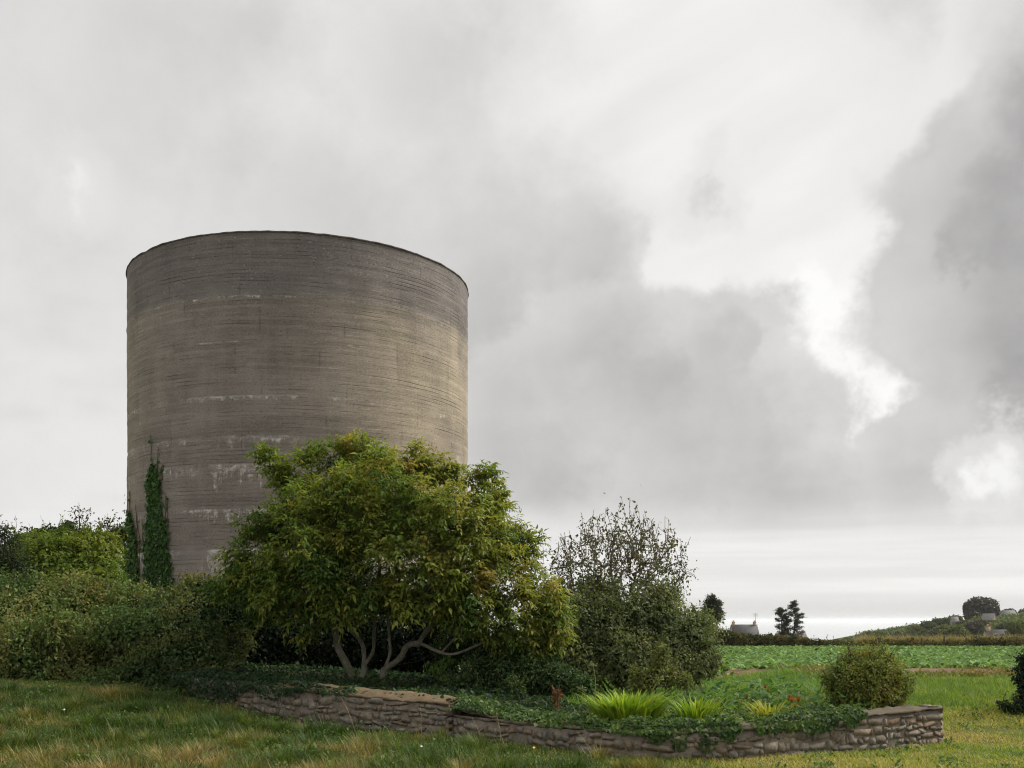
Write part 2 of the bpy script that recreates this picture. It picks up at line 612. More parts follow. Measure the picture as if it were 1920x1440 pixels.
def build_tower():
    m, g = mat('board_marked_concrete')
    uv = g.node('ShaderNodeUVMap', uv_map='UVMap').outputs[0]
    u, v, _ = g.sep(uv)
    BH = 0.105
    wob = g.m('MULTIPLY', g.m('SUBTRACT', g.noise(g.xyz(g.m('MULTIPLY', u, 0.5), v, 0), 0.8, 3), 0.5), 0.10)
    vb = g.m('DIVIDE', g.m('ADD', v, wob), BH)
    bi = g.m('FLOOR', vb)
    fr = g.m('FRACT', vb)
    seg = g.m('FLOOR', g.m('ADD', g.m('DIVIDE', u, 2.6), g.m('MULTIPLY', g.white(g.xyz(bi, 3.0, 0)), 9.0)))
    br = g.white(g.xyz(bi, seg, 1.0))
    edge = g.m('MINIMUM', fr, g.m('SUBTRACT', 1.0, fr))
    lm = g.noise(g.xyz(g.m('MULTIPLY', u, 0.35), g.m('MULTIPLY', bi, 1.7), 0), 1.6, 3, 0.6)
    joint = g.m('MULTIPLY', g.ramp(edge, 0.02, 0.16, 1, 0), g.ramp(lm, 0.48, 0.66))
    fin = g.m('MULTIPLY', g.ramp(edge, 0.02, 0.15, 1, 0), g.ramp(lm, 0.34, 0.44, 1, 0))
    streak = g.noise(g.xyz(g.m('MULTIPLY', u, 1.3), g.m('MULTIPLY', v, 17.0), 0), 1.0, 5, 0.7)
    grain = g.noise(g.xyz(g.m('MULTIPLY', u, 0.7), v, 0), 22.0, 4, 0.8)
    big = g.noise(g.xyz(u, v, 4.0), 0.33, 4, 0.55)
    vert = g.noise(g.xyz(g.m('MULTIPLY', u, 1.6), g.m('MULTIPLY', v, 0.22), 7.0), 1.0, 5, 0.6)
    # tan concrete towards the sides, grey-brown in the middle
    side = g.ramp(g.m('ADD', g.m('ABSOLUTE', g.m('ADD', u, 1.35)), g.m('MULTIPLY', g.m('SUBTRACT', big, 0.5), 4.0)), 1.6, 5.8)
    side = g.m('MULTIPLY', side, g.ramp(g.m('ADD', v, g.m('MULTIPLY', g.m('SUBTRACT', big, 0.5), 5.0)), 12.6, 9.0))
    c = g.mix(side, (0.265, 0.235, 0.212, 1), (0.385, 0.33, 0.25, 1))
    c = g.mix(g.ramp(big, 0.38, 0.66, 0, 0.55), c, (0.185, 0.162, 0.148, 1))
    # last lift of concrete at the rim: darker grey
    rimv = g.m('ADD', v, g.m('MULTIPLY', g.m('SUBTRACT', g.noise(g.xyz(u, 0, 0), 0.5, 4), 0.5), 0.5))
    c = g.mix(g.ramp(rimv, 10.35, 10.6, 0, 0.6), c, (0.152, 0.142, 0.142, 1))
    # formwork panels: each lift cast in slightly different tone, faint upright joints
    lift = g.m('FLOOR', g.m('DIVIDE', g.m('ADD', v, 0.42), 1.09))
    pu = g.m('DIVIDE', g.m('ADD', u, g.m('MULTIPLY', g.white(g.xyz(lift, 8.0, 0)), 3.0)), 2.3)
    pan = g.white(g.xyz(lift, g.m('FLOOR', pu), 5.0))
    pj = g.m('ABSOLUTE', g.m('SUBTRACT', g.m('FRACT', pu), 0.5))
    upj = g.m('MULTIPLY', g.ramp(pj, 0.485, 0.498), g.ramp(g.noise(g.xyz(u, v, 1.0), 2.0, 2), 0.45, 0.6))
    pit = g.node('ShaderNodeTexVoronoi', {'Vector': g.xyz(g.m('MULTIPLY', u, 0.8), v, 0), 'Scale': 14.0}, feature='F1')
    pitr = g.m('MULTIPLY', g.ramp(pit.outputs['Distance'], 0.10, 0.30, 1, 0), g.m('SUBTRACT', g.sep(pit.outputs['Color'])[0], 0.5))
    mott = g.noise(g.xyz(u, v, 11.0), 1.5, 4, 0.7)
    k = g.m('ADD', g.ramp(br, 0, 1, 0.92, 1.10, False), g.m('MULTIPLY', g.m('SUBTRACT', streak, 0.5), 0.6))
    k = g.m('ADD', k, g.m('MULTIPLY', g.m('SUBTRACT', grain, 0.5), 1.2))
    k = g.m('ADD', k, g.m('MULTIPLY', g.m('SUBTRACT', vert, 0.5), 0.5))
    k = g.m('ADD', k, g.m('MULTIPLY', g.m('SUBTRACT', pan, 0.5), 0.16))
    k = g.m('ADD', k, g.m('MULTIPLY', g.m('SUBTRACT', mott, 0.5), 0.55))
    k = g.m('ADD', k, g.m('MULTIPLY', pitr, 0.9))
    k = g.m('MULTIPLY', k, g.m('SUBTRACT', 1.0, g.m('MULTIPLY', upj, 0.25)))
    k = g.m('MULTIPLY', k, g.m('SUBTRACT', 1.0, g.m('MULTIPLY', joint, 0.46)))
    k = g.m('ADD', k, g.m('MULTIPLY', fin, 0.30))
    c = g.v('MULTIPLY', c, g.xyz(k, k, k))
    # pale construction joints and the base lift
    base = g.ramp(g.m('ADD', v, g.m('MULTIPLY', g.m('SUBTRACT', g.noise(g.xyz(u, 2, 0), 1.5, 4), 0.5), 0.12)), 3.46, 3.52, 1, 0)
    c = g.mix(g.m('MULTIPLY', base, 0.5), c, (0.33, 0.31, 0.28, 1))
    # lime bloom running down from construction joints
    dripn = g.noise(g.xyz(g.m('MULTIPLY', u, 3.0), g.m('MULTIPLY', v, 0.6), 2.0), 1.5, 5, 0.7)
    patch = g.noise(g.xyz(u, g.m('MULTIPLY', v, 0.6), 9.0), 0.8, 4, 0.62)
    lu, lv0 = uv_of(425, 860)
    wet = g.m('MULTIPLY', g.ramp(g.m('ABSOLUTE', g.m('SUBTRACT', u, lu)), 0.4, 1.8, 0.12, 0.0), g.ramp(v, 3.0, 7.4, 1.0, 0.7))
    patch = g.m('ADD', patch, wet)
    dripn = g.m('ADD', dripn, g.m('MULTIPLY', wet, 0.55))
    crust = g.noise(g.xyz(g.m('MULTIPLY', u, 1.5), g.m('MULTIPLY', v, 3.0), 5.0), 3.0, 6, 0.75)
    lime = None
    for (lv, drop, th, pth) in ((3.52, 1.1, 0.50, 0.36), (6.62, 0.40, 0.50, 0.49), (7.72, 0.16, 0.50, 0.46), (5.85, 0.85, 0.535, 0.47), (4.62, 0.5, 0.55, 0.46), (9.2, 0.05, 0.53, 0.52), (10.42, 0.10, 0.55, 0.45)):
        dv = g.m('SUBTRACT', lv, g.m('ADD', v, g.m('MULTIPLY', wob, 0.6)))
        top = g.ramp(dv, -0.03, 0.02)
        fall = g.ramp(dv, 0.0, drop, 1.0, 0.0, False)
        a = g.m('ADD', g.m('MULTIPLY', fall, 0.24), g.m('SUBTRACT', dripn, 0.12))
        a = g.m('MULTIPLY', g.ramp(a, th, th + 0.12), top)
        a = g.m('MULTIPLY', a, g.m('MULTIPLY', g.ramp(fall, 0, 0.15), g.ramp(patch, pth, pth + 0.12)))
        a = g.m('MULTIPLY', a, g.ramp(crust, 0.42, 0.62, 0.1, 1.0))
        lime = a if lime is None else g.m('MAXIMUM', lime, a)
    c = g.mix(g.m('MULTIPLY', lime, 0.9), c, (0.64, 0.62, 0.58, 1))
    # small pale lichen spots near the rim
    sp = g.node('ShaderNodeTexVoronoi', {'Vector': g.xyz(u, v, 0), 'Scale': 9.0}, feature='F1').outputs['Distance']
    spm = g.m('MULTIPLY', g.ramp(sp, 0.12, 0.28, 1, 0), g.ramp(g.m('ADD', g.m('MULTIPLY', v, 0.055), g.noise(g.xyz(u, v, 3.0), 0.7, 4, 0.6)), 1.0, 1.22))
    c = g.mix(g.m('MULTIPLY', spm, 0.6), c, (0.36, 0.34, 0.30, 1))
    hgt = g.m('ADD', g.m('ADD', g.m('MULTIPLY', br, 0.35), g.m('MULTIPLY', joint, -0.9)), g.m('ADD', g.m('MULTIPLY', fin, 0.5), g.m('ADD', g.m('MULTIPLY', grain, 0.35), g.m('MULTIPLY', streak, 0.5))))
    g.t.links.new(principled(g, c, 0.92, 0.15, bump(g, hgt, 0.55, 0.025)), g.out.inputs[0])

    root = thing('round_tower', 'tall round windowless concrete tower with board marks and white lime stains', 'tower', (TC[0], TC[1], 0))
    nu, lvls = 288, []
    z = -0.2
    while z < TTOP - 0.16:
        lvls.append(z)
        z += 0.105
    lvls.append(TTOP - 0.05)
    lvls = np.array(lvls)
    th = np.linspace(-np.pi, np.pi, nu + 1)
    rr = np.random.default_rng(5)
    V, UV = [], []
    # each board ring sits a few millimetres in or out of its neighbours
    offs = rr.normal(0, 0.0035, len(lvls))
    offs += np.where((np.abs(lvls - 3.5) < 0.06), 0.03, 0) + np.where(lvls < 3.45, 0.02, 0) + np.where(np.abs(lvls - 10.45) < 0.06, 0.02, 0) + np.where(np.abs(lvls - 6.6) < 0.06, -0.015, 0)
    for i, zz in enumerate(lvls):
        r = TR + offs[i] + 0.008 * sn(np.stack([np.cos(th) * 5, np.sin(th) * 5, np.full_like(th, zz)], -1), 1.2, 21)
        V.append(np.stack([r * np.sin(th), -r * np.cos(th), np.full_like(th, zz)], -1))
        UV.append(np.stack([th * TR, np.full_like(th, zz)], -1))
    V, UV = np.concatenate(V), np.concatenate(UV)
    k = nu + 1
    i = (np.arange(len(lvls) - 1)[:, None] * k + np.arange(nu)[None]).reshape(-1)
    me = make_mesh('drum', V, np.stack([i, i + 1, i + k + 1, i + k], -1), uv=UV)
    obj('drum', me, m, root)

    def ring(name, prof, matr):
        V, UV = [], []
        for (r, zz) in prof:
            q3 = np.stack([np.cos(th) * TR, np.sin(th) * TR, np.full_like(th, zz * 0.2)], -1)
            jit = 0.008 * sn(q3, 0.35, 22) - 0.014 * np.maximum(sn(q3, 0.5, 23) - 0.45, 0)
            V.append(np.stack([(r + jit) * np.sin(th), -(r + jit) * np.cos(th), zz + jit], -1))
            UV.append(np.stack([th * TR, np.full_like(th, zz)], -1))
        i = (np.arange(len(prof) - 1)[:, None] * k + np.arange(nu)[None]).reshape(-1)
        return obj(name, make_mesh(name, np.concatenate(V), np.stack([i, i + 1, i + k + 1, i + k], -1), uv=np.concatenate(UV)), matr, root)
    dark = plain('weathered_rim', (0.12, 0.113, 0.108), 0.95, 0.1, 0.35, 6, 0.01)
    ring('rim', [(TR + 0.002, TTOP - 0.052), (TR + 0.03, TTOP - 0.045), (TR + 0.03, TTOP - 0.01), (TR + 0.01, TTOP), (TR - 0.28, TTOP - 0.01), (TR - 0.3, TTOP - 0.06), (TR - 0.3, TTOP - 1.25)], dark)
    ring('roof_slab', [(TR - 0.3, TTOP - 1.2), (TR * 0.5, TTOP - 1.1), (0.02, TTOP - 1.05)], dark)
    return root


build_tower()

# ------------------------------------------------------------------ garden walls, stone by stone
def stone_meshes(n=12):
    out = []
    r = np.random.default_rng(3)
    for q in range(n):
        s = [-1, 0, 1]
        idx, V = {}, []
        for a in s:
            for b in s:
                for c in s:
                    if max(abs(a), abs(b), abs(c)) == 1:
                        idx[(a, b, c)] = len(V)
                        V.append((a, b, c))
        F = []
        for ax in range(3):
            for sg in (-1, 1):
                for i in (-1, 0):
                    for j in (-1, 0):
                        quad = []
                        for (di, dj) in ((0, 0), (1, 0), (1, 1), (0, 1)):
                            p = [0, 0, 0]
                            p[ax] = sg
                            p[(ax + 1) % 3] = i + di
                            p[(ax + 2) % 3] = j + dj
                            quad.append(idx[tuple(p)])
                        F.append(quad if sg > 0 else quad[::-1])
        V = np.array(V, float)
        ln = np.linalg.norm(V, axis=1)
        V = V * (1 - 0.05 * (ln - 1))[:, None] * 0.5
        V += r.normal(0, 0.07, V.shape)
        V[:, 1] *= 1.0
        V[:, 0] += V[:, 2] * r.uniform(-0.25, 0.25)
        V[:, 2] *= 1 + V[:, 0] * r.uniform(-0.35, 0.35)
        out.append((V, np.array(F)))
    return out


def stone_material():
    m, g = mat('rubble_stone')
    rnd = g.node('ShaderNodeObjectInfo').outputs['Random']
    co = g.node('ShaderNodeNewGeometry').outputs['Position']
    cr = g.node('ShaderNodeValToRGB', {0: rnd})
    e = cr.color_ramp.elements
    e[0].position, e[0].color = 0.0, (0.150, 0.128, 0.104, 1)
    e[1].position, e[1].color = 1.0, (0.30, 0.275, 0.25, 1)
    for p, c in ((0.2, (0.237, 0.201, 0.159, 1)), (0.4, (0.206, 0.184, 0.159, 1)), (0.55, (0.256, 0.192, 0.142, 1)), (0.7, (0.300, 0.267, 0.218, 1)), (0.82, (0.219, 0.201, 0.177, 1)), (0.93, (0.24, 0.17, 0.115, 1))):
        el = e.new(p)
        el.color = c
    n = g.noise(co, 14, 6, 0.65)
    n2 = g.noise(co, 60, 4, 0.65)
    k = g.m('ADD', g.ramp(n, 0.3, 0.7, 0.68, 1.28), g.m('MULTIPLY', g.m('SUBTRACT', n2, 0.5), 0.5))
    c = g.v('MULTIPLY', cr.outputs[0], g.xyz(k, k, k))
    lich = g.noise(co, 9, 5, 0.7)
    c = g.mix(g.ramp(lich, 0.64, 0.72, 0, 0.6), c, (0.36, 0.35, 0.32, 1))
    g.t.links.new(principled(g, c, 0.92, 0.12, bump(g, g.m('ADD', n, g.m('MULTIPLY', n2, 0.5)), 0.8, 0.015)), g.out.inputs[0])
    return m


STONE = stone_material()


def mortar_material(name, a, b):
    m, g = mat(name)
    co = g.node('ShaderNodeNewGeometry').outputs['Position']
    n = g.noise(co, 7, 6, 0.65)
    n2 = g.noise(co, 45, 5, 0.7)
    c = g.mix(g.ramp(n, 0.35, 0.65), a + (1,), b + (1,))
    c = g.mix(g.ramp(n2, 0.5, 0.75, 0, 0.5), c, (0.10, 0.085, 0.065, 1))
    g.t.links.new(principled(g, c, 0.95, 0.1, bump(g, g.m('ADD', n, n2), 0.8, 0.015)), g.out.inputs[0])
    return m


MORTAR = mortar_material('lime_mortar', (0.19, 0.16, 0.13), (0.26, 0.225, 0.18))
CAPM = mortar_material('mortar_cap_tan', (0.125, 0.092, 0.058), (0.18, 0.135, 0.085))
CAPG = mortar_material('mortar_cap_grey', (0.115, 0.095, 0.07), (0.16, 0.135, 0.10))
SM = stone_meshes()


def build_wall(label, plan, cap_rise, cap_mat, thick, cap_from, seed, closed_end):
    r = np.random.default_rng(seed)
    P = curve(np.array([(a, b, c) for a, b, c in plan]), 14)
    d = np.concatenate([[0], np.cumsum(np.linalg.norm(np.diff(P[:, :2], axis=0), axis=1))])
    Ltot = d[-1]

    def pt(s):
        x = np.interp(s, d, P[:, 0])
        y = np.interp(s, d, P[:, 1])
        t = np.interp(s, d, P[:, 2])
        e = 0.05
        tx = np.interp(s + e, d, P[:, 0]) - np.interp(s - e, d, P[:, 0])
        ty = np.interp(s + e, d, P[:, 1]) - np.interp(s - e, d, P[:, 1])
        l = np.hypot(tx, ty)
        return x, y, t, tx / l, ty / l
    root = thing('garden_wall', label, 'wall', (P[len(P) // 2][0], P[len(P) // 2][1], 0))
    # mortar core: front face, top, back
    S = np.linspace(0, Ltot, int(Ltot / 0.09))
    x, y, t, tx, ty = pt(S)
    nx, ny = ty, -tx                                     # towards the camera
    gz = ground_z(x, y)
    rows = []
    for (off, zf) in [(-0.010, 0.0), (-0.011, 0.25), (-0.011, 0.5), (-0.011, 0.75), (-0.011, 0.97), (-thick, 0.97), (-thick, 0.0)]:
        zz = gz - 0.15 + (t - gz + 0.15) * zf
        q = np.stack([x + nx * off, y + ny * off, zz], -1)
        k = 0.009 * sn(q, 0.13, 31)
        rows.append(np.stack([x + nx * (off + k), y + ny * (off + k), zz], -1))
    n = len(S)
    V = np.concatenate(rows)
    i = (np.arange(len(rows) - 1)[:, None] * n + np.arange(n - 1)[None]).reshape(-1)
    F = [np.stack([i, i + 1, i + n + 1, i + n], -1)]
    ends = [[q * n + n - 1 for q in (0, 1, 2, 3, 4)] + [5 * n + n - 1, 6 * n + n - 1], [6 * n, 5 * n] + [q * n for q in (4, 3, 2, 1, 0)]]
    F.append(np.array(ends))
    obj('mortar_core', make_mesh('mortar_core', local(root, V), F, smooth=True), MORTAR, root)
    # cap
    m0 = np.searchsorted(S, cap_from * Ltot)
    Sx = S[m0:]
    x, y, t, tx, ty = pt(Sx)
    nx, ny = ty, -tx
    rows = []
    wig = 0.02 * sn(np.stack([x, y], -1), 0.25, 33)
    for (off, dz) in [(-0.01, -0.015), (0.006, -0.012), (0.012, 0.004), (0.002, 0.018), (-thick * 0.35, cap_rise * 0.5), (-thick * 0.75, cap_rise * 0.93), (-thick - 0.01, cap_rise), (-thick - 0.02, cap_rise - 0.08)]:
        o2 = off + (wig if off > -0.05 else 0)
        q = np.stack([x + nx * o2, y + ny * o2, t + dz], -1)
        q[:, 2] += 0.014 * sn(q, 0.14, 34) + 0.009 * sn(q, 0.05, 35)
        q[:, :2] += 0.008 * sn(q, 0.06, 36)[:, None]
        q[-3:, 2] -= np.array([0.004, 0.018, 0.05])[-len(q[-3:]):] if off < 0 else 0.0
        rows.append(q)
    n = len(Sx)
    V = np.concatenate(rows)
    i = (np.arange(len(rows) - 1)[:, None] * n + np.arange(n - 1)[None]).reshape(-1)
    F = [np.stack([i, i + 1, i + n + 1, i + n], -1), np.array([[q * n + n - 1 for q in range(8)], [q * n for q in range(7, -1, -1)]])]
    obj('cap', make_mesh('cap', local(root, V), F, smooth=False), cap_mat, root)
    # stones
    meshes = []
    for (v, f) in SM:
        me = make_mesh('stone', v, f, smooth=False)
        me.materials.append(STONE)
        meshes.append(me)
    count = 0
    hmax = max(np.array([p[2] for p in plan])) + 0.15
    s0 = 0.0
    while s0 < Ltot - 0.02:                    # short bays, each with its own uneven courses
        bay = min(r.uniform(0.22, 0.7), Ltot - s0)
        if Ltot - s0 - bay < 0.2:
            bay = Ltot - s0
        z0 = r.uniform(-0.12, -0.05)
        while z0 < hmax:
            ch = r.choice([r.uniform(0.045, 0.07), r.uniform(0.07, 0.11), r.uniform(0.10, 0.15)], p=[0.3, 0.5, 0.2])
            s_ = s0 + r.uniform(-0.05, 0.0)
            while s_ < s0 + bay - 0.03:
                L = r.choice([r.uniform(0.05, 0.10), r.uniform(0.10, 0.2), r.uniform(0.2, 0.36)], p=[0.35, 0.4, 0.25])
                L = min(L, s0 + bay - s_ + 0.02)
                if s_ + L > Ltot + 0.01:
                    L = Ltot + 0.01 - s_
                if L < 0.045:
                    break
                x, y, t, tx, ty = pt(s_ + L / 2)
                gz_ = float(ground_z(x, y))
                hh = ch * r.uniform(0.68, 1.06)
                zc = gz_ + z0 + ch / 2 + r.normal(0, 0.008)
                if zc + hh * 0.42 < t and zc + hh * 0.5 > gz_ - 0.02 and count < 300 and r.random() > 0.05:
                    dep = 0.11
                    o = bpy.data.objects.new('stone', meshes[r.integers(len(meshes))])
                    COL.objects.link(o)
                    o.parent = root
                    off = -dep * 0.5 + r.uniform(-0.002, 0.016)
                    o.location = (x + ty * off - root.location[0], y - tx * off - root.location[1], zc)
                    o.rotation_euler = (r.normal(0, 0.05), r.normal(0, 0.10), math.atan2(ty, tx) + r.normal(0, 0.06))
                    o.scale = (L * r.uniform(0.82, 1.0), dep, hh)
                    count += 1
                s_ += L + r.uniform(0.004, 0.016)
            z0 += ch + 0.006
        s0 += bay
    if closed_end:   # stones on the wall's end face
        x, y, t, tx, ty = pt(Ltot)
        gz_ = float(ground_z(x, y))
        z = gz_ - 0.03
        while z < t - 0.05:
            ch = r.uniform(0.07, 0.11)
            for k in range(2):
                w = thick / 2
                o = bpy.data.objects.new('stone', meshes[r.integers(len(meshes))])
                COL.objects.link(o)
                o.parent = root
                bx, by = x - ty * 0 + tx * -0.02, y + ty * -0.02
                off = -(k + 0.5) * w
                o.location = (bx + ty * off - root.location[0], by - tx * off - root.location[1], z + ch / 2)
                o.rotation_euler = (0, r.normal(0, 0.05), math.atan2(ty, tx) + math.pi / 2 + r.normal(0, 0.06))
                o.scale = (w * 0.95, 0.11, ch * 0.97)
            z += ch + 0.01
    return root


build_wall('taller rubble stone garden wall with tan mortar cap in front of the walnut tree', WALL, 0.09, CAPM, 0.38, 0.36, 4, True)
build_wall('long low curved rubble stone wall edging the flower bed', LOW, 0.035, CAPG, 0.30, 0.0, 8, True)

# ------------------------------------------------------------------ foliage builders
def outward(n):
    v = rng.normal(size=(n, 3))
    return unit(v)


def blob_points(blobs, n, shell=(0.72, 1.06), lump=0.16, inner=0.22, cull=0.72, ysq=1.0, seed=1):
    """points spread over the outside (and some inside) of a union of blobs: (centre xyz, radius)"""
    C = np.array([b[0] for b in blobs], float)
    Rr = np.array([b[1] for b in blobs], float)
    if Rr.ndim == 1:
        Rr = np.repeat(Rr[:, None], 3, axis=1)
    w = (Rr.prod(1)) ** (2 / 3)
    out_p, out_d = [], []
    need = n
    for _ in range(12):
        k = rng.choice(len(C), need * 2, p=w / w.sum())
        d = outward(len(k))
        lum = 1 + lump * sn(d * 2.0 + C[k] * 0.7, 0.9, seed + 40) + lump * 0.6 * sn(d * 2.0 + C[k], 0.35, seed + 41)
        rad = rng.uniform(shell[0], shell[1], len(k))
        ins = rng.random(len(k)) < inner
        rad = np.where(ins, rng.uniform(0.25, shell[0], len(k)), rad) * lum
        p = C[k] + d * rad[:, None] * Rr[k]
        keep = np.ones(len(p), bool)
        for j in range(len(C)):
            q = np.linalg.norm((p - C[j]) / Rr[j], axis=1)
            keep &= (q > cull) | (k == j) & (ins | (q > cull)) | (ins & (q > 0.4))
        out_p.append(p[keep])
        out_d.append(d[keep])
        need = n - sum(len(a) for a in out_p)
        if need <= 0:
            break
    return np.concatenate(out_p)[:n], np.concatenate(out_d)[:n]


def pxblobs(lst, Y):
    """(px, py, radius px[, depth offset m, depth radius factor]) -> world blobs"""
    out = []
    for b in lst:
        px, py, r = b[:3]
        dy = b[3] if len(b) > 3 else 0.0
        kd = b[4] if len(b) > 4 else 1.0
        y = Y + dy
        rr = r * y / FPX
        out.append((at(px, py, y), (rr, rr * kd, rr)))
    return out


def tone(p, d, seed, scale=0.6, spread=0.35):
    """0..1 palette position: clumps of leaves share a hue"""
    return np.clip(0.5 + spread * sn(p, scale, seed) + rng.normal(0, 0.16, len(p)), 0, 1)


def foliage_mesh(name, p, d, size, palette, tmpl=LEAF, root=None, droop=0.5, aspect=0.55, seed=1, tsel=None, scale=0.6, spread=0.35, upn=0.6):
    n = len(p)
    axis = unit(d * 0.6 + rng.normal(0, 0.7, (n, 3)) + np.array([0, 0, -droop]))
    nrm = unit(d * 0.7 + rng.normal(0, 0.45, (n, 3)) + np.array([0, 0, upn]))
    L = size * np.exp(rng.normal(0, 0.25, n))
    v, f = leaves(p, axis, nrm, L, L * aspect, tmpl)
    col = pick(palette, n, 0.16, tone(p, d, seed, scale, spread) if tsel is None else tsel)
    return make_mesh(name, v if root is None else local(root, v), f, tint=rep(col, tmpl))


def shrub(name, label, cat, blobs, n, size, palette, base, tmpl=LEAF, mat_=None, group=None, seed=1, stems=6, droop=0.4, aspect=0.55, lump=0.16, inner=0.22, scale=0.6, spread=0.35, shell=(0.72, 1.06), twigs=0, stem_r=0.02, zmin=None, cull=0.72, dense=True):
    root = thing(name, label, cat, base, group)
    p, d = blob_points(blobs, n, seed=seed, lump=lump, inner=inner, shell=shell, cull=cull)
    if zmin is not None:
        keep = p[:, 2] > zmin(p[:, 0], p[:, 1])
        p, d = p[keep], d[keep]
    ni = int(n * 0.16)
    kb = rng.choice(len(blobs), ni, p=(lambda w: w / w.sum())(np.array([np.prod(b[1]) for b in blobs])))
    ip = np.array([b[0] for b in blobs])[kb] + outward(ni) * rng.uniform(0.25, 0.74, (ni, 1)) * np.array([b[1] for b in blobs])[kb]
    if zmin is not None:
        ip = ip[ip[:, 2] > zmin(ip[:, 0], ip[:, 1])]
    tb = Tubes()
    base = np.array(base, float)
    order = sorted(range(len(blobs)), key=lambda i: -blobs[i][1][0])[:stems]
    for q in order:
        c = np.array(blobs[q][0], float)
        b0 = base + np.array([rng.normal(0, 0.06), rng.normal(0, 0.06), -0.05])
        b0[:2] += (c[:2] - base[:2]) * 0.35
        if b0[2] > c[2] - 0.1:
            b0[2] = c[2] - 0.3
        mid = (b0 + c) / 2 + rng.normal(0, 0.1, 3)
        tb.add(curve([b0, mid, c], 5), np.linspace(stem_r, stem_r * 0.4, 11), 5)
        for _ in range(4):
            e = c + outward(1)[0] * np.array(blobs[q][1]) * 0.8
            tb.add(curve([mid * 0.4 + c * 0.6, (c + e) / 2 + rng.normal(0, 0.05, 3), e], 3), np.linspace(stem_r * 0.5, stem_r * 0.15, 7), 4)
    # thin shoots standing out of the outline with leaves on them
    if twigs:
        k = rng.choice(len(p), twigs)
        pv, dv = [p], [d]
        for i in k:
            if d[i][2] < -0.1:
                continue
            ln = size * rng.uniform(2.5, 6)
            e = p[i] + unit(d[i] + np.array([0, 0, 0.9]) + rng.normal(0, 0.25, 3)) * ln
            s = p[i] - d[i] * 0.1
            tb.add(np.array([s, (s + e) / 2 + rng.normal(0, 0.02, 3), e]), [0.006, 0.005, 0.002], 3)
            t = rng.random((9, 1))
            pv.append(s + (e - s) * t)
            dv.append(unit(rng.normal(size=(9, 3))))
        p, d = np.concatenate(pv), np.concatenate(dv)
    if dense:
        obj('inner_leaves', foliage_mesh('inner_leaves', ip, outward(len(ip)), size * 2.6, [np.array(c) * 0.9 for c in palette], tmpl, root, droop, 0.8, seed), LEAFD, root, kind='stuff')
    obj('crown', foliage_mesh('crown', p, d, size, palette, tmpl, root, droop, aspect, seed, scale=scale, spread=spread), mat_ or LEAFM, root, kind='stuff')
    obj('stems', tb.mesh('stems', root), TWIG, root, kind='stuff')
    return root


class Skeleton:
    """limbs laid by hand, then twigs grown to targets in the crown"""
    def __init__(self):
        self.pos, self.par, self.tip = [], [], []

    def limb(self, pts, parent=-1, n=5, wob=0.0):
        q = curve(pts, n, wob)
        for i, c in enumerate(q):
            if i == 0 and parent >= 0:
                continue
            self.pos.append(c)
            self.par.append(parent)
            parent = len(self.pos) - 1
        return parent

    def nearest(self, p):
        P = np.array(self.pos)
        return int(np.argmin(np.linalg.norm(P - np.array(p), axis=1)))

    def grow(self, targets, root, step=0.16, up=0.15, wob=0.02):
        order = np.argsort(np.linalg.norm(targets - root, axis=1))
        for i in order:
            t = targets[i]
            P = np.array(self.pos)
            dd = np.linalg.norm(P - t, axis=1)
            pen = dd + 0.35 * np.maximum(np.linalg.norm(P - root, axis=1) - np.linalg.norm(t - root), 0)
            k = int(np.argmin(pen))
            a = P[k]
            L = np.linalg.norm(t - a)
            if L < 0.03:
                continue
            m = (a + t) / 2 + np.array([0, 0, -up * L * 0.3]) + rng.normal(0, 0.08 * L, 3)
            m = m + unit(a - root) * L * 0.08
            ns = max(2, int(L / step))
            tt = np.linspace(0, 1, ns + 1)[1:, None]
            q = (1 - tt) ** 2 * a + 2 * tt * (1 - tt) * m + tt ** 2 * t
            par = k
            for c in q:
                self.pos.append(c + rng.normal(0, wob, 3))
                self.par.append(par)
                par = len(self.pos) - 1
            self.tip.append(par)

    def tubes(self, tip_r, expo=2.2, rmax=1.0, thin_sides=3):
        n = len(self.pos)
        acc = np.zeros(n)
        kids = [[] for _ in range(n)]
        for i, p in enumerate(self.par):
            if p >= 0:
                kids[p].append(i)
        for i in range(n - 1, -1, -1):
            if not kids[i]:
                acc[i] = tip_r ** expo
            else:
                acc[i] = sum(acc[k] for k in kids[i])
        r = np.minimum(acc ** (1 / expo), rmax)
        P = np.array(self.pos)
        tb_thick, tb_thin = Tubes(), Tubes()
        seen = set()
        for i in range(n):
            if self.par[i] >= 0 and i in seen:
                continue
            chain = [i] if self.par[i] < 0 else [self.par[i], i]
            seen.add(i)
            cur = i
            while kids[cur]:
                nxt = max(kids[cur], key=lambda k: acc[k])
                if nxt in seen:
                    break
                chain.append(nxt)
                seen.add(nxt)
                cur = nxt
            if len(chain) < 2:
                continue
            rad = r[chain].copy()
            rad *= 1 + 0.13 * sn(P[chain], 0.09, 17) + 0.06 * sn(P[chain], 0.03, 18)
            if self.par[i] >= 0:
                rad[0] = rad[1]
            big = rad.max() > 0.018
            (tb_thick if big else tb_thin).add(P[chain], rad, 8 if rad.max() > 0.03 else (5 if big else thin_sides))
        return tb_thick, tb_thin

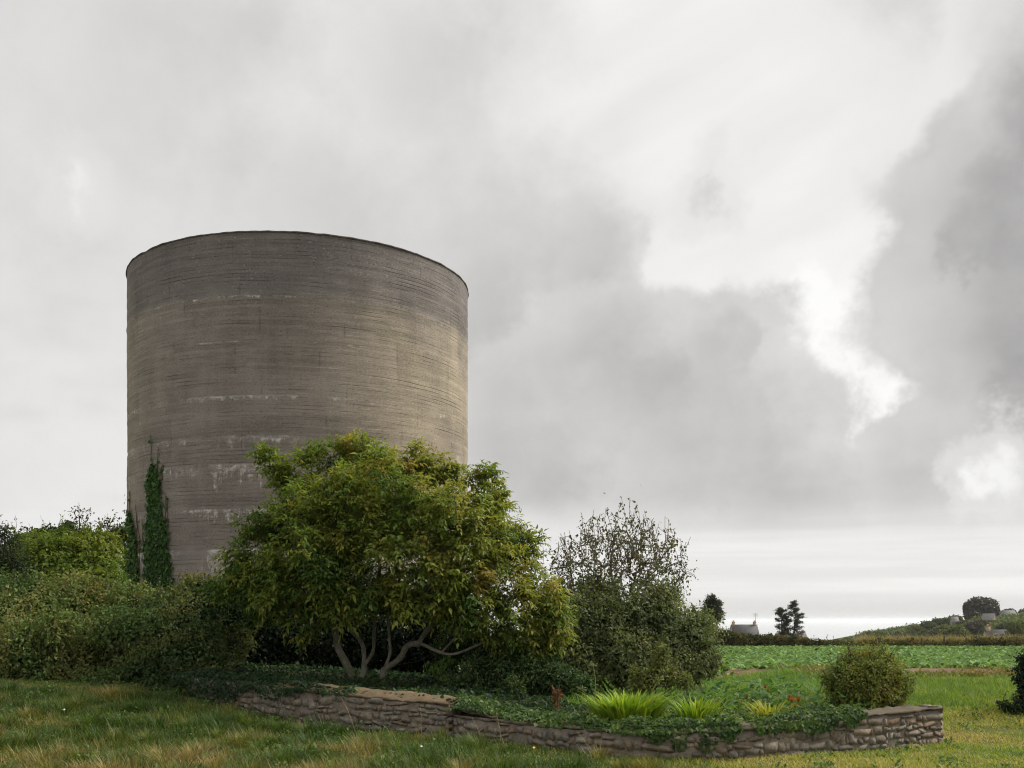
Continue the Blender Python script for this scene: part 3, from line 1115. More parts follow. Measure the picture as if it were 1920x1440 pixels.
# ------------------------------------------------------------------ walnut tree
def build_walnut():
    Y = 18.4
    bp = at(690, 1284, Y)
    root = thing('walnut_tree', 'broad walnut tree with several pale stems and olive drooping leaves', 'tree', bp)
    L = lambda pts, dys=None: [at(a, b, Y + (dys[i] if dys else 0)) for i, (a, b) in enumerate(pts)]
    sk = Skeleton()
    A = sk.limb(L([(668, 1296), (666, 1282), (650, 1246), (634, 1215), (629, 1186), (621, 1152), (606, 1090), (590, 1020)], [0, 0, 0, .05, .1, .0, -.2, -.5]))
    B = sk.limb(L([(674, 1296), (673, 1282), (682, 1256), (681, 1215), (671, 1196), (653, 1173), (640, 1120), (640, 1040), (650, 940)], [0.03, .03, .1, .2, .3, .5, .7, .9, .9]))
    n = sk.nearest(at(683, 1252, Y + .1))
    sk.limb([sk.pos[n]] + L([(699, 1222), (701, 1186), (706, 1130), (712, 1040), (700, 930)], [.1, .1, 0, -.1, -.1]), n)
    C = sk.limb(L([(716, 1296), (716, 1280), (720, 1256), (731, 1225), (729, 1186), (728, 1157), (738, 1080), (770, 990), (790, 920)], [-.1, -.1, -.1, -.1, 0, 0, .1, .2, .3]))
    n = sk.nearest(at(721, 1254, Y - .1))
    C2 = sk.limb([sk.pos[n]] + L([(749, 1235), (764, 1211), (790, 1208), (817, 1220), (843, 1227), (869, 1221), (905, 1205)], [-.15, -.2, -.3, -.4, -.5, -.5, -.6]), n)
    n = sk.nearest(at(733, 1247, Y - .12))
    sk.limb([sk.pos[n]] + L([(778, 1241), (806, 1228), (850, 1200), (910, 1150), (960, 1090)], [-.05, .1, .3, .5, .6]), n)
    n = sk.nearest(at(785, 1208, Y - .3))
    sk.limb([sk.pos[n]] + L([(798, 1186), (830, 1150), (860, 1080), (880, 1000), (890, 930)], [-.3, -.3, -.3, -.2, -.2]), n)
    n = sk.nearest(at(830, 1223, Y - .45))
    sk.limb([sk.pos[n]] + L([(853, 1196), (880, 1165), (940, 1130), (1000, 1110)], [-.5, -.6, -.6, -.5]), n)
    n = sk.nearest(at(631, 1200, Y + .1))
    sk.limb([sk.pos[n]] + L([(598, 1210), (583, 1222)], [-.2, -.3]), n, 4)
    n = sk.nearest(at(625, 1165, Y))
    sk.limb([sk.pos[n]] + L([(580, 1130), (530, 1110), (480, 1090)], [-.2, -.4, -.5]), n)
    # crown: photo outline filled out in depth
    cb = [(655, 832, 26), (630, 860, 34), (585, 872, 32), (512, 862, 22), (530, 895, 30), (700, 868, 38), (775, 862, 30), (800, 885, 36), (850, 898, 28), (905, 902, 26, -.1), (930, 940, 32), (900, 960, 40, -.4),
          (990, 1015, 26, 0), (965, 1000, 26), (690, 945, 92, -.9), (690, 945, 92, .7), (580, 950, 60, -.4), (490, 990, 34), (520, 1000, 40, .4), (600, 1010, 85, -1.1), (600, 1000, 80, .9),
          (810, 965, 80, -.9), (820, 970, 75, .8), (900, 1020, 62, -.7), (920, 1020, 55, .6), (475, 1055, 44), (450, 1080, 26, -.2), (530, 1080, 58, -.7), (515, 1070, 50, .7),
          (640, 1080, 62, -1.0), (745, 1060, 60, -1.2), (830, 1060, 55, .9), (860, 1100, 62, -.9), (975, 1085, 50, -.2), (1030, 1135, 36, -.4), (960, 1150, 58, -.6), (1050, 1170, 24, -.5),
          (1000, 1195, 38, -.4), (930, 1180, 45, -.4), (840, 1130, 42, -.2), (590, 1135, 32, -.5), (578, 1185, 16, -.3), (665, 1140, 28, .3), (500, 1120, 30, .1), (720, 1130, 28, .2), (430, 1105, 20, 0), (640, 1128, 34, -.9), (700, 1112, 36, -1.0), (765, 1125, 34, -1.0), (820, 1150, 30, -.8), (580, 1110, 38, -.8), (880, 1160, 34, -.9), (545, 1140, 24, -.5), (900, 1090, 40, -.2), (960, 1040, 36, .1)]
    bl = pxblobs(cb, Y)
    tp, td = blob_points(bl, 1650, shell=(0.6, 1.05), lump=0.22, inner=0.2, cull=0.5, seed=4)
    cr = at(700, 1200, Y)
    sk.grow(tp, cr, step=0.14, up=0.1, wob=0.012)
    thick, thin = sk.tubes(0.0046, 2.15, 0.070)
    obj('trunk', thick.mesh('trunk', root), BARK, root)
    obj('twigs', thin.mesh('twigs', root), TWIG, root)
    # compound leaves: five to seven leaflets on a drooping stalk
    tips = np.array([sk.pos[i] for i in sk.tip])
    near = np.array([unit(tp[np.argmin(np.linalg.norm(tp - t, axis=1))] - cr) for t in tips])
    per = 11
    T = np.repeat(tips, per, axis=0)
    D = np.repeat(near, per, axis=0)
    az = unit(D * 0.75 + rng.normal(0, 0.7, T.shape) + np.array([0, 0, 0.12]))
    n = len(T)
    T = T + rng.normal(0, 0.05, T.shape)
    vig = np.repeat(rng.uniform(0.65, 1.2, len(tips)), per)
    ln = rng.uniform(0.13, 0.27, n) * vig
    drp = rng.uniform(0.1, 0.95, n)
    P, AX, NR, SZ, SEL = [], [], [], [], []
    clump = np.repeat(np.clip(0.36 + 0.055 * (tips[:, 0] + 1.9) + 0.05 * (tips[:, 2] - 2.5) + 0.24 * sn(tips, 0.55, 6) + 0.16 * sn(tips, 0.25, 7) + rng.normal(0, 0.10, len(tips)), 0, 1), per)
    side = unit(np.cross(az, np.array([0, 0, 1.0])))
    for (t, s) in ((1.0, 0), (.82, 1), (.82, -1), (.56, 1), (.56, -1), (.30, 1), (.30, -1)):
        q = T + az * (ln * t)[:, None] + np.array([0, 0, -1.0]) * (ln * drp * t * t * 0.8)[:, None]
        ax = unit(az * (1.0 if s == 0 else 0.45) + side * s * 0.75 + np.array([0, 0, -0.55]) + rng.normal(0, 0.22, q.shape))
        nr = unit(np.array([0, 0, 1.0]) + D * 0.5 + rng.normal(0, 0.35, q.shape))
        P.append(q); AX.append(ax); NR.append(nr)
        SZ.append(rng.uniform(0.06, 0.12, n) * vig * (1.15 if s == 0 else (0.7 + 0.4 * t)))
        SEL.append(np.clip(clump + rng.normal(0, 0.07, n), 0, 1))
    P, AX, NR, SZ, SEL = map(np.concatenate, (P, AX, NR, SZ, SEL))
    v, f = leaves(P, AX, NR, SZ, SZ * 0.42, LEAF)
    pal = [(0.07, 0.13, 0.027), (0.125, 0.19, 0.034), (0.20, 0.24, 0.042), (0.27, 0.265, 0.05), (0.285, 0.23, 0.047), (0.21, 0.14, 0.04)]
    col = pick(pal, len(P), 0.16, SEL * 0.92)
    yl = rng.random(len(P)) < 0.012
    col[yl] = (0.34, 0.27, 0.04)
    obj('crown', make_mesh('crown', local(root, v), f, tint=rep(col, LEAF)), LEAFM, root)


build_walnut()

# ------------------------------------------------------------------ twiggy half-bare tree right of the walnut
def build_apple():
    Y = 20.6
    bp = at(1180, 1275, Y)
    root = thing('half_bare_fruit_tree', 'half bare twiggy fruit tree with upright shoots against the sky', 'tree', bp)
    sk = Skeleton()
    t = [at(1190, 1285, Y), at(1186, 1230, Y), at(1178, 1170, Y + .1), at(1160, 1120, Y + .1), at(1145, 1070, Y), at(1150, 1010, Y), at(1138, 960, Y)]
    sk.limb(t)
    for tgt in ([(1176, 1150, 0), (1210, 1090, .4), (1250, 1050, .5), (1262, 1010, .4)], [(1165, 1125, 0), (1110, 1080, -.4), (1070, 1040, -.5), (1050, 1000, -.4)],
                [(1178, 1170, 0), (1120, 1130, .6), (1080, 1100, .8), (1050, 1070, .8)], [(1176, 1160, 0), (1230, 1120, -.6), (1270, 1100, -.7), (1285, 1060, -.7)],
                [(1150, 1090, 0), (1180, 1030, -.5), (1200, 980, -.5)], [(1148, 1040, 0), (1185, 1000, .3), (1168, 960, .3)]):
        n = sk.nearest(at(tgt[0][0], tgt[0][1], Y))
        sk.limb([sk.pos[n]] + [at(a, b, Y + c) for a, b, c in tgt[1:]], n, 5, 0.01)
    bl = pxblobs([(1165, 1060, 78, 0), (1110, 1070, 70, -.5), (1220, 1070, 66, -.3), (1080, 1045, 50, .3), (1240, 1050, 52, .4), (1150, 1010, 55), (1190, 1020, 55, .3), (1060, 1090, 50), (1255, 1110, 50, 0), (1110, 1010, 36, .4), (1255, 1020, 36, -.2), (1045, 1060, 42, 0), (1275, 1075, 36, .2), (1040, 1105, 36, .3), (1210, 1000, 34, .1)], Y)
    tp, td = blob_points(bl, 1150, shell=(0.3, 1.05), inner=0.3, cull=0.3, seed=8)
    sk.grow(tp, at(1180, 1160, Y), step=0.12, up=-0.5, wob=0.012)
    # upright water shoots
    P = np.array(sk.pos)
    hi = [i for i in sk.tip if sk.pos[i][2] > at(0, 1075, Y)[2]]
    sh = []
    for i in rng.choice(hi, 110, replace=False):
        a = sk.pos[i]
        ln = rng.uniform(0.18, 0.62)
        e = a + unit(np.array([rng.normal(0, 0.22), rng.normal(0, 0.22), 1.0])) * ln
        sk.limb([a, (a + e) / 2 + rng.normal(0, 0.02, 3), e], i, 3)
        sh.append((a, e))
    thick, thin = sk.tubes(0.0046, 2.35, 0.05)
    obj('trunk', thick.mesh('trunk', root), BARK, root)
    obj('twigs', thin.mesh('twigs', root), TWIGP, root)
    tips = np.array([sk.pos[i] for i in sk.tip])
    p = [np.repeat(tips, 3, axis=0) + rng.normal(0, 0.045, (len(tips) * 3, 3))]
    for a, e in sh:
        k = rng.integers(4, 10)
        p.append(a + (e - a) * rng.random((k, 1)) + rng.normal(0, 0.015, (k, 3)))
    p = np.concatenate(p)
    d = outward(len(p))
    me = foliage_mesh('crown', p, d, 0.062, [(0.07, 0.08, 0.045), (0.11, 0.12, 0.06), (0.16, 0.155, 0.075), (0.17, 0.115, 0.06)], LEAF, root, 0.7, 0.55, 9)
    obj('crown', me, LEAFD, root)
    # a few small red fruits
    fm = plain('red_fruit', (0.33, 0.05, 0.04), 0.4, 0.4, 0.2, 30)
    b = bpy.data.meshes.new('fruit')
    import bmesh
    bm = bmesh.new()
    bmesh.ops.create_icosphere(bm, subdivisions=1, radius=0.032)
    for vv in bm.verts:
        vv.co.z *= 0.9 - 0.25 * (abs(vv.co.x) + abs(vv.co.y) < 0.01)
    bm.to_mesh(b)
    bm.free()
    b.materials.append(fm)
    for q in rng.choice(len(tips), 14, replace=False):
        o = bpy.data.objects.new('fruit', b)
        COL.objects.link(o)
        o.parent = root
        o.location = tuple(local(root, tips[q][None])[0] + np.array([0, 0, -0.05]))


build_apple()

# ------------------------------------------------------------------ shrubs and hedges
OLIVE = [(0.062, 0.108, 0.038), (0.10, 0.155, 0.048), (0.155, 0.20, 0.062), (0.205, 0.19, 0.068)]
DEEP = [(0.024, 0.048, 0.02), (0.042, 0.078, 0.028), (0.065, 0.11, 0.034), (0.09, 0.13, 0.04)]
BRIGHT = [(0.08, 0.135, 0.025), (0.13, 0.19, 0.03), (0.19, 0.23, 0.035), (0.23, 0.22, 0.045)]
TWIGGY = [(0.065, 0.09, 0.04), (0.11, 0.14, 0.058), (0.155, 0.185, 0.075), (0.20, 0.205, 0.085)]
above = lambda x, y: surf_z(x, y) + 0.02


def build_hedges():
    # long hedge across the left, brownish olive on top
    Y = 19.6
    bl = []
    for px, py, r, dy in [(-140, 1180, 95, .2), (-60, 1150, 80, .4), (-40, 1255, 66, -.5), (15, 1160, 78, .4), (45, 1212, 84, -.3), (95, 1172, 70, .5), (118, 1258, 58, -.8), (165, 1155, 68, .6), (185, 1235, 66, -.3),
                          (240, 1150, 62, .6), (245, 1198, 72, -.1), (58, 1122, 34, .7), (150, 1118, 34, .8), (230, 1125, 36, 1.0), (290, 1130, 36, 1.0), (10, 1125, 40, .9), (-90, 1120, 55, .9), (70, 1105, 26, .8), (190, 1108, 22, .9), (262, 1112, 20, 1.0), (120, 1190, 46, -1.1), (40, 1195, 44, -1.2), (200, 1185, 40, -1.0), (160, 1285, 36, -1.3), (225, 1292, 38, -1.6), (80, 1280, 34, -1.2), (10, 1275, 36, -1.2), (270, 1180, 40, -.8)]:
        bl.append((px, py, r, dy))
    bl = [(a + rng.normal(0, 7), c + rng.normal(0, 9), r_ * rng.uniform(0.82, 1.12), e + rng.normal(0, 0.15)) for a, c, r_, e in bl]
    b = pxblobs(bl, Y)
    shrub('hedge', 'long dense hedge of small brownish olive leaves left of the tree', 'hedge', b, 62000, 0.062, OLIVE, (at(90, 1300, Y)[0], Y, 0.4), seed=12, stems=12, lump=0.22, inner=0.12, scale=0.9, spread=0.5, zmin=above, twigs=420, shell=(0.8, 1.1), mat_=LEAFD)
    # green thicket between hedge and walnut, with the dark hollow at its right
    bl = [(300, 1190, 62, .2), (345, 1170, 55, .4), (320, 1245, 60, -.5), (375, 1230, 58, -.3), (395, 1160, 45, .6), (420, 1130, 36, .8), (350, 1125, 34, .8), (400, 1270, 40, -.7), (340, 1290, 42, -.9), (270, 1270, 48, -.8), (330, 1312, 34, -1.5), (400, 1308, 28, -1.3), (285, 1305, 30, -1.5), (440, 1200, 34, .5), (405, 1110, 32, .9), (310, 1140, 36, .6), (440, 1118, 30, .9), (365, 1105, 26, 1.0), (430, 1160, 36, .8), (460, 1150, 30, .9)]
    shrub('leafy_thicket', 'glossy green thicket between the long hedge and the walnut tree', 'shrub', pxblobs(bl, 19.0), 30000, 0.062, [(0.03, 0.06, 0.024), (0.055, 0.095, 0.033), (0.095, 0.135, 0.042), (0.16, 0.16, 0.05)], (at(350, 1300, 19)[0], 19.0, 0.5), seed=14, stems=9, lump=0.26, inner=0.14, scale=0.6, spread=0.5, zmin=above, twigs=220, shell=(0.78, 1.1))
    # thicket behind the walnut stems, hollow's shade put into its dark leaf colours
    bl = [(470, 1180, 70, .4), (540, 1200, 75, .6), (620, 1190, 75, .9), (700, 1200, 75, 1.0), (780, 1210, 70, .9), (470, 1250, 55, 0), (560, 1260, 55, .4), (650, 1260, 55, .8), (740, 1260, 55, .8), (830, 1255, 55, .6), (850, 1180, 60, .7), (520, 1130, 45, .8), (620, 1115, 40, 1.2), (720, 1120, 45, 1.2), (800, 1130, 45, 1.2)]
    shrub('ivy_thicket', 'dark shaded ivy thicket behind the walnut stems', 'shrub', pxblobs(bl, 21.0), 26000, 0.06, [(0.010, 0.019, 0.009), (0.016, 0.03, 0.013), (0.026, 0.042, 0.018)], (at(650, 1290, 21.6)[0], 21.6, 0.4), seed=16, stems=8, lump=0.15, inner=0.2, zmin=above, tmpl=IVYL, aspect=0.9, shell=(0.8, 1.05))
    # dense shrubs below the half-bare tree
    bl = [(1080, 1180, 70, 0), (1150, 1170, 72, .3), (1220, 1165, 62, .3), (1270, 1190, 52, 0), (1300, 1215, 46, -.2), (1310, 1170, 34, .2), (1250, 1235, 50, -.4), (1170, 1235, 58, -.5), (1090, 1245, 52, -.5), (1240, 1130, 40, .4), (1040, 1130, 40, .5), (1290, 1250, 36, -.4), (1120, 1120, 45, .6), (1325, 1240, 28, -.2), (1020, 1210, 45, .2)]
    shrub('evergreen_shrub', 'dense dark green shrub under the half bare tree', 'shrub', pxblobs(bl, 19.6), 30000, 0.058, TWIGGY, (at(1180, 1290, 19.6)[0], 19.6, 0.35), seed=18, stems=9, lump=0.26, inner=0.14, zmin=above, twigs=300, shell=(0.8, 1.06), droop=0.6, scale=0.5)
    # low dark leaves at the foot of the walnut's right side
    bl = [(890, 1270, 36, 0), (940, 1262, 42, .2), (1000, 1268, 42, .1), (1050, 1278, 36, 0), (910, 1230, 32, .5), (860, 1290, 22, -.3), (900, 1205, 40, 1.0), (850, 1215, 36, 1.2), (960, 1215, 42, 1.0), (1020, 1225, 40, .9), (960, 1295, 26, -.4), (1090, 1290, 28, -.2)]
    shrub('low_shrub', 'low dark leafy shrub at the foot of the walnut tree on its right', 'shrub', pxblobs(bl, 17.6), 14000, 0.05, DEEP, (at(970, 1300, 17.6)[0], 17.6, 0.4), seed=20, stems=6, lump=0.18, zmin=above, twigs=40, shell=(0.75, 1.08), cull=.6, scale=.4)
    # bright shrub left of the tower and the darker one at the left edge
    bl = [(70, 1070, 62, 0), (130, 1060, 62, .2), (172, 1052, 52, .2), (100, 1032, 34, .4), (160, 1030, 34, .5), (196, 1030, 32, .5), (50, 1100, 60, -.3), (135, 1100, 55, -.4), (196, 1088, 38, -.2), (30, 1060, 35, .2), (185, 1012, 18, .4), (120, 1010, 20, .5), (60, 1020, 26, .4)]
    shrub('bright_shrub', 'yellow green shrub beside the left edge of the tower', 'shrub', pxblobs(bl, 25.5), 26000, 0.085, BRIGHT, (at(130, 1300, 25.5)[0], 25.5, 0.2), seed=22, stems=8, lump=0.26, inner=0.15, twigs=180, shell=(0.8, 1.06), scale=0.9)
    bl = [(95, 1010, 22, 0), (75, 1020, 25, 0), (110, 1030, 30, .3), (125, 995, 13, 0), (60, 1045, 28, 0), (225, 1000, 13, 0), (205, 1020, 20, .3), (150, 1010, 20, .2)]
    shrub('conifer_shrub', 'dark green conifer shrub showing above the yellow green one', 'shrub', pxblobs(bl, 28.0), 8000, 0.085, DEEP, (at(90, 1290, 28)[0], 28.0, 0.1), seed=23, stems=3, lump=0.2, twigs=30)
    bl = [(5, 1040, 34, 0), (25, 1015, 22, .2), (-15, 1010, 30, 0), (-60, 1030, 50, .2), (0, 1075, 40, 0), (35, 1060, 24, 0), (10, 992, 13, 0), (-40, 985, 30, 0)]
    shrub('willow_shrub', 'loose dark twiggy shrub cut off by the left edge of the picture', 'shrub', pxblobs(bl, 23.5), 5200, 0.075, [(0.02, 0.036, 0.018), (0.04, 0.062, 0.026), (0.07, 0.09, 0.04)], (at(-10, 1300, 23.5)[0], 23.5, 0.3), seed=24, stems=8, lump=0.3, inner=0.4, twigs=90, shell=(0.5, 1.15), cull=0.3, aspect=0.35, dense=False)
    # bare shoots over the bright shrub
    for (px, py, h, lab) in ((148, 985, 62, 'taller bare twiggy sapling above the yellow green shrub'), (202, 992, 42, 'shorter bare twiggy sapling next to the tower edge')):
        Y = 26.3
        b0 = at(px, py + 140, Y)
        root = thing('bare_sapling', lab, 'sapling', b0, 'bare saplings behind the left shrubs')
        sk = Skeleton()
        sk.limb([b0, at(px + 2, py + 60, Y), at(px, py - h * 0.7, Y)], n=8)
        bl = pxblobs([(px, py - h * .35, h * .42), (px + 8, py, h * .45), (px - 4, py - h * .1, h * .5)], Y)
        tp, _ = blob_points(bl, 70, shell=(.4, 1.1), cull=.2, seed=int(px))
        sk.grow(tp, at(px, py + 50, Y), 0.12, -0.6, 0.01)
        a, c = sk.tubes(0.0045, 2.4, 0.03)
        c.v += a.v
        off = c.n
        c.f += [q + off for q in a.f]
        obj('branches', c.mesh('branches', root), TWIG, root)
        tips = np.array([sk.pos[i] for i in sk.tip])
        p = np.repeat(tips, 3, axis=0) + rng.normal(0, 0.05, (len(tips) * 3, 3))
        obj('leaves', foliage_mesh('leaves', p, outward(len(p)), 0.06, [(0.05, 0.05, 0.03), (0.09, 0.085, 0.04)], LEAF, root), LEAFD, root)
    # rounded bush on the wall's right end
    bl = [(1625, 1278, 58, 0), (1590, 1285, 42, -.1), (1660, 1280, 46, -.05), (1610, 1250, 32, .1), (1650, 1248, 30, .1), (1630, 1300, 44, -.2), (1680, 1290, 28, 0), (1570, 1275, 28, .1), (1590, 1305, 24, -.15), (1675, 1305, 22, -.1), (1640, 1310, 26, -.2), (1615, 1308, 22, -.2), (1625, 1240, 20, .1)]
    shrub('rounded_bush', 'rounded olive bush standing on the right end of the low wall', 'bush', pxblobs(bl, 14.4), 15000, 0.036, [(0.07, 0.105, 0.024), (0.12, 0.165, 0.034), (0.185, 0.215, 0.044), (0.25, 0.205, 0.052)], (at(1630, 1330, 14.4)[0], 14.4, 0.36), seed=26, stems=8, lump=0.34, inner=0.2, twigs=320, shell=(0.78, 1.06), stem_r=0.012, scale=0.35)
    # dark bush cut by the right edge
    bl = [(1935, 1270, 34, 0), (1950, 1300, 36, 0), (1930, 1240, 22, 0), (1980, 1270, 60, .2), (1922, 1312, 20, -.1), (1990, 1220, 40, .2), (1900, 1325, 14, -.2), (1880, 1322, 9, -.2), (1945, 1225, 20, 0)]
    shrub('dark_bush', 'dark green bush cut off by the right edge of the picture', 'bush', pxblobs(bl, 16.4), 9000, 0.045, [(0.012, 0.026, 0.016), (0.022, 0.042, 0.022), (0.04, 0.06, 0.028)], (at(1950, 1340, 16.4)[0], 16.4, 0.15), seed=28, stems=6, lump=0.2, inner=0.2, twigs=60, shell=(0.75, 1.06), zmin=lambda x, y: ground_z(x, y) + .02)
    bl = [(1240, 1235, 16, 0), (1232, 1255, 18, 0), (1215, 1272, 20, -.1), (1255, 1268, 20, .1), (1200, 1285, 16, -.1), (1245, 1218, 10, 0), (1285, 1278, 16, .1), (1190, 1262, 12, 0)]
    shrub('fennel_bush', 'loose yellow green leafy bush in front of the dense dark shrub', 'bush', pxblobs(bl, 15.6), 2600, 0.045, [(0.09, 0.12, 0.03), (0.14, 0.165, 0.045), (0.20, 0.20, 0.06)], (at(1225, 1310, 15.6)[0], 15.6, 0.36), seed=29, stems=6, lump=0.3, twigs=60, shell=(0.4, 1.15), cull=0.3, stem_r=0.008, dense=False)
    # hanging spray of fresh leaves right of the walnut stems
    bl = [(808, 1248, 12, 0), (822, 1252, 14, 0), (832, 1268, 12, 0), (838, 1284, 9, 0), (838, 1240, 12, .1)]
    shrub('climber_spray', 'bright green hanging spray of leaves right of the walnut stems', 'climber', pxblobs(bl, 17.8), 420, 0.06, [(0.07, 0.14, 0.03), (0.11, 0.19, 0.04)], (at(836, 1300, 17.8)[0], 17.8, 0.42), seed=30, stems=4, lump=0.2, droop=1.2, aspect=0.4, stem_r=0.008, dense=False)


build_hedges()

# ------------------------------------------------------------------ ivy on the tower
def build_tower_ivy(label, outline, stems, seed):
    ys = np.array([o[0] for o in outline], float)
    l = np.array([o[1] for o in outline], float)
    r = np.array([o[2] for o in outline], float)
    mid = tower_hit((l[-1] + r[-1]) / 2, ys[-1])
    root = thing('climbing_ivy', label, 'ivy', mid, 'ivy climbing the tower')
    w = np.maximum(r - l, 1)
    n = int(1.3 * float(((w[1:] + w[:-1]) * np.diff(ys)).sum() / 2) * 0.55)
    cand_y = rng.uniform(ys[0], ys[-1], n * 4)
    cw = np.interp(cand_y, ys, w)
    keep = rng.random(len(cand_y)) < cw / w.max()
    cy = cand_y[keep][:n]
    cl, cr_ = np.interp(cy, ys, l), np.interp(cy, ys, r)
    wob = 2.5 * sn(np.stack([cy, cy * 0], -1), 12, seed) + rng.normal(0, 2.2, len(cy))
    cx = cl + (cr_ - cl) * rng.beta(1.1, 1.1, len(cy)) + wob
    P, Nn = [], []
    for x, y in zip(cx, cy):
        h = tower_hit(x, y)
        nn = np.array((h[0] - TC[0], h[1] - TC[1], 0))
        nn /= np.linalg.norm(nn)
        P.append(h + nn * rng.uniform(0.02, 0.09))
        Nn.append(nn)
    for st in stems:
        q = np.array([tower_hit(x, y) for (x, y) in st])
        t = np.sort(rng.random(46)) * (len(q) - 1)
        i0 = np.minimum(t.astype(int), len(q) - 2)
        for k in range(46):
            if rng.random() < 0.35 + 0.6 * (t[k] / len(q)):
                continue
            h = q[i0[k]] + (q[i0[k] + 1] - q[i0[k]]) * (t[k] - i0[k])
            nn = np.array((h[0] - TC[0], h[1] - TC[1], 0))
            nn /= np.linalg.norm(nn)
            P.append(h + nn * rng.uniform(0.02, 0.06) + rng.normal(0, 0.06, 3) * np.array([1, 0.2, 1]))
            Nn.append(nn)
    P, Nn = np.array(P), np.array(Nn)
    n = len(P)
    axis = unit(np.array([0, 0, -1.0]) + rng.normal(0, 0.45, (n, 3)) + Nn * 0.35)
    nr = unit(Nn + rng.normal(0, 0.35, (n, 3)) + np.array([0, 0, 0.5]))
    L = rng.uniform(0.06, 0.125, n)
    v, f = leaves(P, axis, nr, L, L * 0.95, IVYL)
    col = pick([(0.035, 0.09, 0.026), (0.065, 0.145, 0.038), (0.11, 0.195, 0.052)], n, 0.2)
    obj('leaves', make_mesh('leaves', local(root, v), f, tint=rep(col, IVYL)), LEAFM, root)
    tb = Tubes()
    for st in stems:
        q = []
        for (x, y) in st:
            h = tower_hit(x, y)
            nn = np.array((h[0] - TC[0], h[1] - TC[1], 0))
            q.append(h + unit(nn) * 0.025)
        c = curve(q, 6, 0.008)
        tb.add(c, np.linspace(0.024, 0.006, len(c)), 5)
    obj('stems', tb.mesh('stems', root), plain('ivy_stem', (0.13, 0.085, 0.06), 0.9, 0.1, 0.3, 20), root, kind='stuff')


build_tower_ivy('tall pointed ivy column climbing the left face of the tower',
                [(868, 285, 289), (880, 283, 294), (905, 281, 300), (940, 282, 303), (965, 280, 306), (985, 277, 313), (1010, 278, 316), (1040, 275, 317), (1070, 276, 322), (1130, 274, 330)],
                [[(300, 1100), (292, 980), (288, 900), (285, 850), (284, 815)], [(303, 1100), (300, 950), (297, 880), (298, 838)], [(310, 1100), (312, 980), (311, 925)], [(290, 1100), (282, 1000), (280, 930), (281, 865)], [(306, 900), (304, 880), (307, 870)], [(278, 1100), (270, 1020), (268, 975)], [(316, 1000), (315, 955), (313, 930)]], 51)
build_tower_ivy('shorter ivy patch at the left edge of the tower',
                [(955, 243, 246), (985, 240, 252), (1010, 237, 257), (1040, 235, 259), (1075, 234, 262), (1130, 234, 262)],
                [[(250, 1100), (247, 1000), (245, 940), (244, 920)], [(256, 1100), (258, 1000), (256, 945)], [(242, 1090), (241, 980), (240, 930)], [(262, 1090), (263, 1030), (261, 985)]], 53)

# ------------------------------------------------------------------ bed planting
def ivy_mat(name, label, regions, size, palette, seed, n, hang=0.0, cat='ivy', tmpl=IVYL, thick=0.12, group=None):
    """leaves lying over the bed edge and hanging over the wall front; regions: (x0, x1, back, drop)"""
    mx = np.mean([(a + b) / 2 for a, b, _, _ in regions])
    root = thing(name, label, cat, (mx, float(wall_y(mx)) + 0.2, float(wall_top(mx))), group)
    P, Nn, Ax = [], [], []
    tot = sum((b - a) * (c + d) for a, b, c, d in regions)
    for (x0, x1, back, drop) in regions:
        k = int(n * (x1 - x0) * (back + drop) / tot)
        x = rng.uniform(x0, x1, k)
        e = np.clip(np.minimum(x - x0, x1 - x) / (0.25 * (x1 - x0)), 0, 1) ** 0.6
        s = rng.uniform(-back, drop, k)
        lim = drop * e * (0.75 + 0.45 * sn(np.stack([x, x * 0], -1), 0.25, seed))
        s = np.where(s > 0, np.minimum(s, s * np.maximum(lim, 0.0) / max(drop, 1e-3)), s)
        y = np.where(s > 0, wall_y(x) - 0.05 - rng.uniform(0, 0.08, k) * e, wall_y(x) - s * 1.0)
        zt = wall_top(x) + 0.05
        zb = np.maximum(surf_z(x, y + 0.12), zt - 0.02) if drop else surf_z(x, y + 0.12)
        z = np.where(s > 0, zt - s, zb + rng.uniform(0.0, thick, k) * (0.6 + 0.6 * sn(np.stack([x, y], -1), 0.3, seed + 1)))
        nn = np.where((s > 0)[:, None], np.array([[0, -1.0, 0.5]]), np.array([[0, -0.25, 1.0]]))
        ax = np.where((s > 0)[:, None], np.array([[0, -0.25, -1.0]]), np.array([[0, -0.6, -0.25]]))
        P.append(np.stack([x, y, z], -1)); Nn.append(nn); Ax.append(ax)
    P, Nn, Ax = map(np.concatenate, (P, Nn, Ax))
    m = len(P)
    L = size * np.exp(rng.normal(0, 0.25, m))
    v, f = leaves(P, unit(Ax + rng.normal(0, 0.5, (m, 3))), unit(Nn + rng.normal(0, 0.35, (m, 3))), L, L * 0.85, tmpl)
    col = pick(palette, m, 0.18, np.clip(0.5 + 0.3 * sn(P, 0.35, seed) + rng.normal(0, 0.2, m), 0, 1))
    obj('leaves', make_mesh('leaves', local(root, v), f, tint=rep(col, tmpl)), LEAFM, root)
    tb = Tubes()
    for _ in range(10):
        i = rng.integers(m)
        a = P[i]
        e = a + np.array([rng.normal(0, 0.15), rng.uniform(0, 0.25), 0.02])
        tb.add(curve([a, (a + e) / 2 + np.array([0, 0, 0.03]), e], 4), np.linspace(0.004, 0.006, 9), 4)
    obj('stems', tb.mesh('stems', root), TWIG, root, kind='stuff')


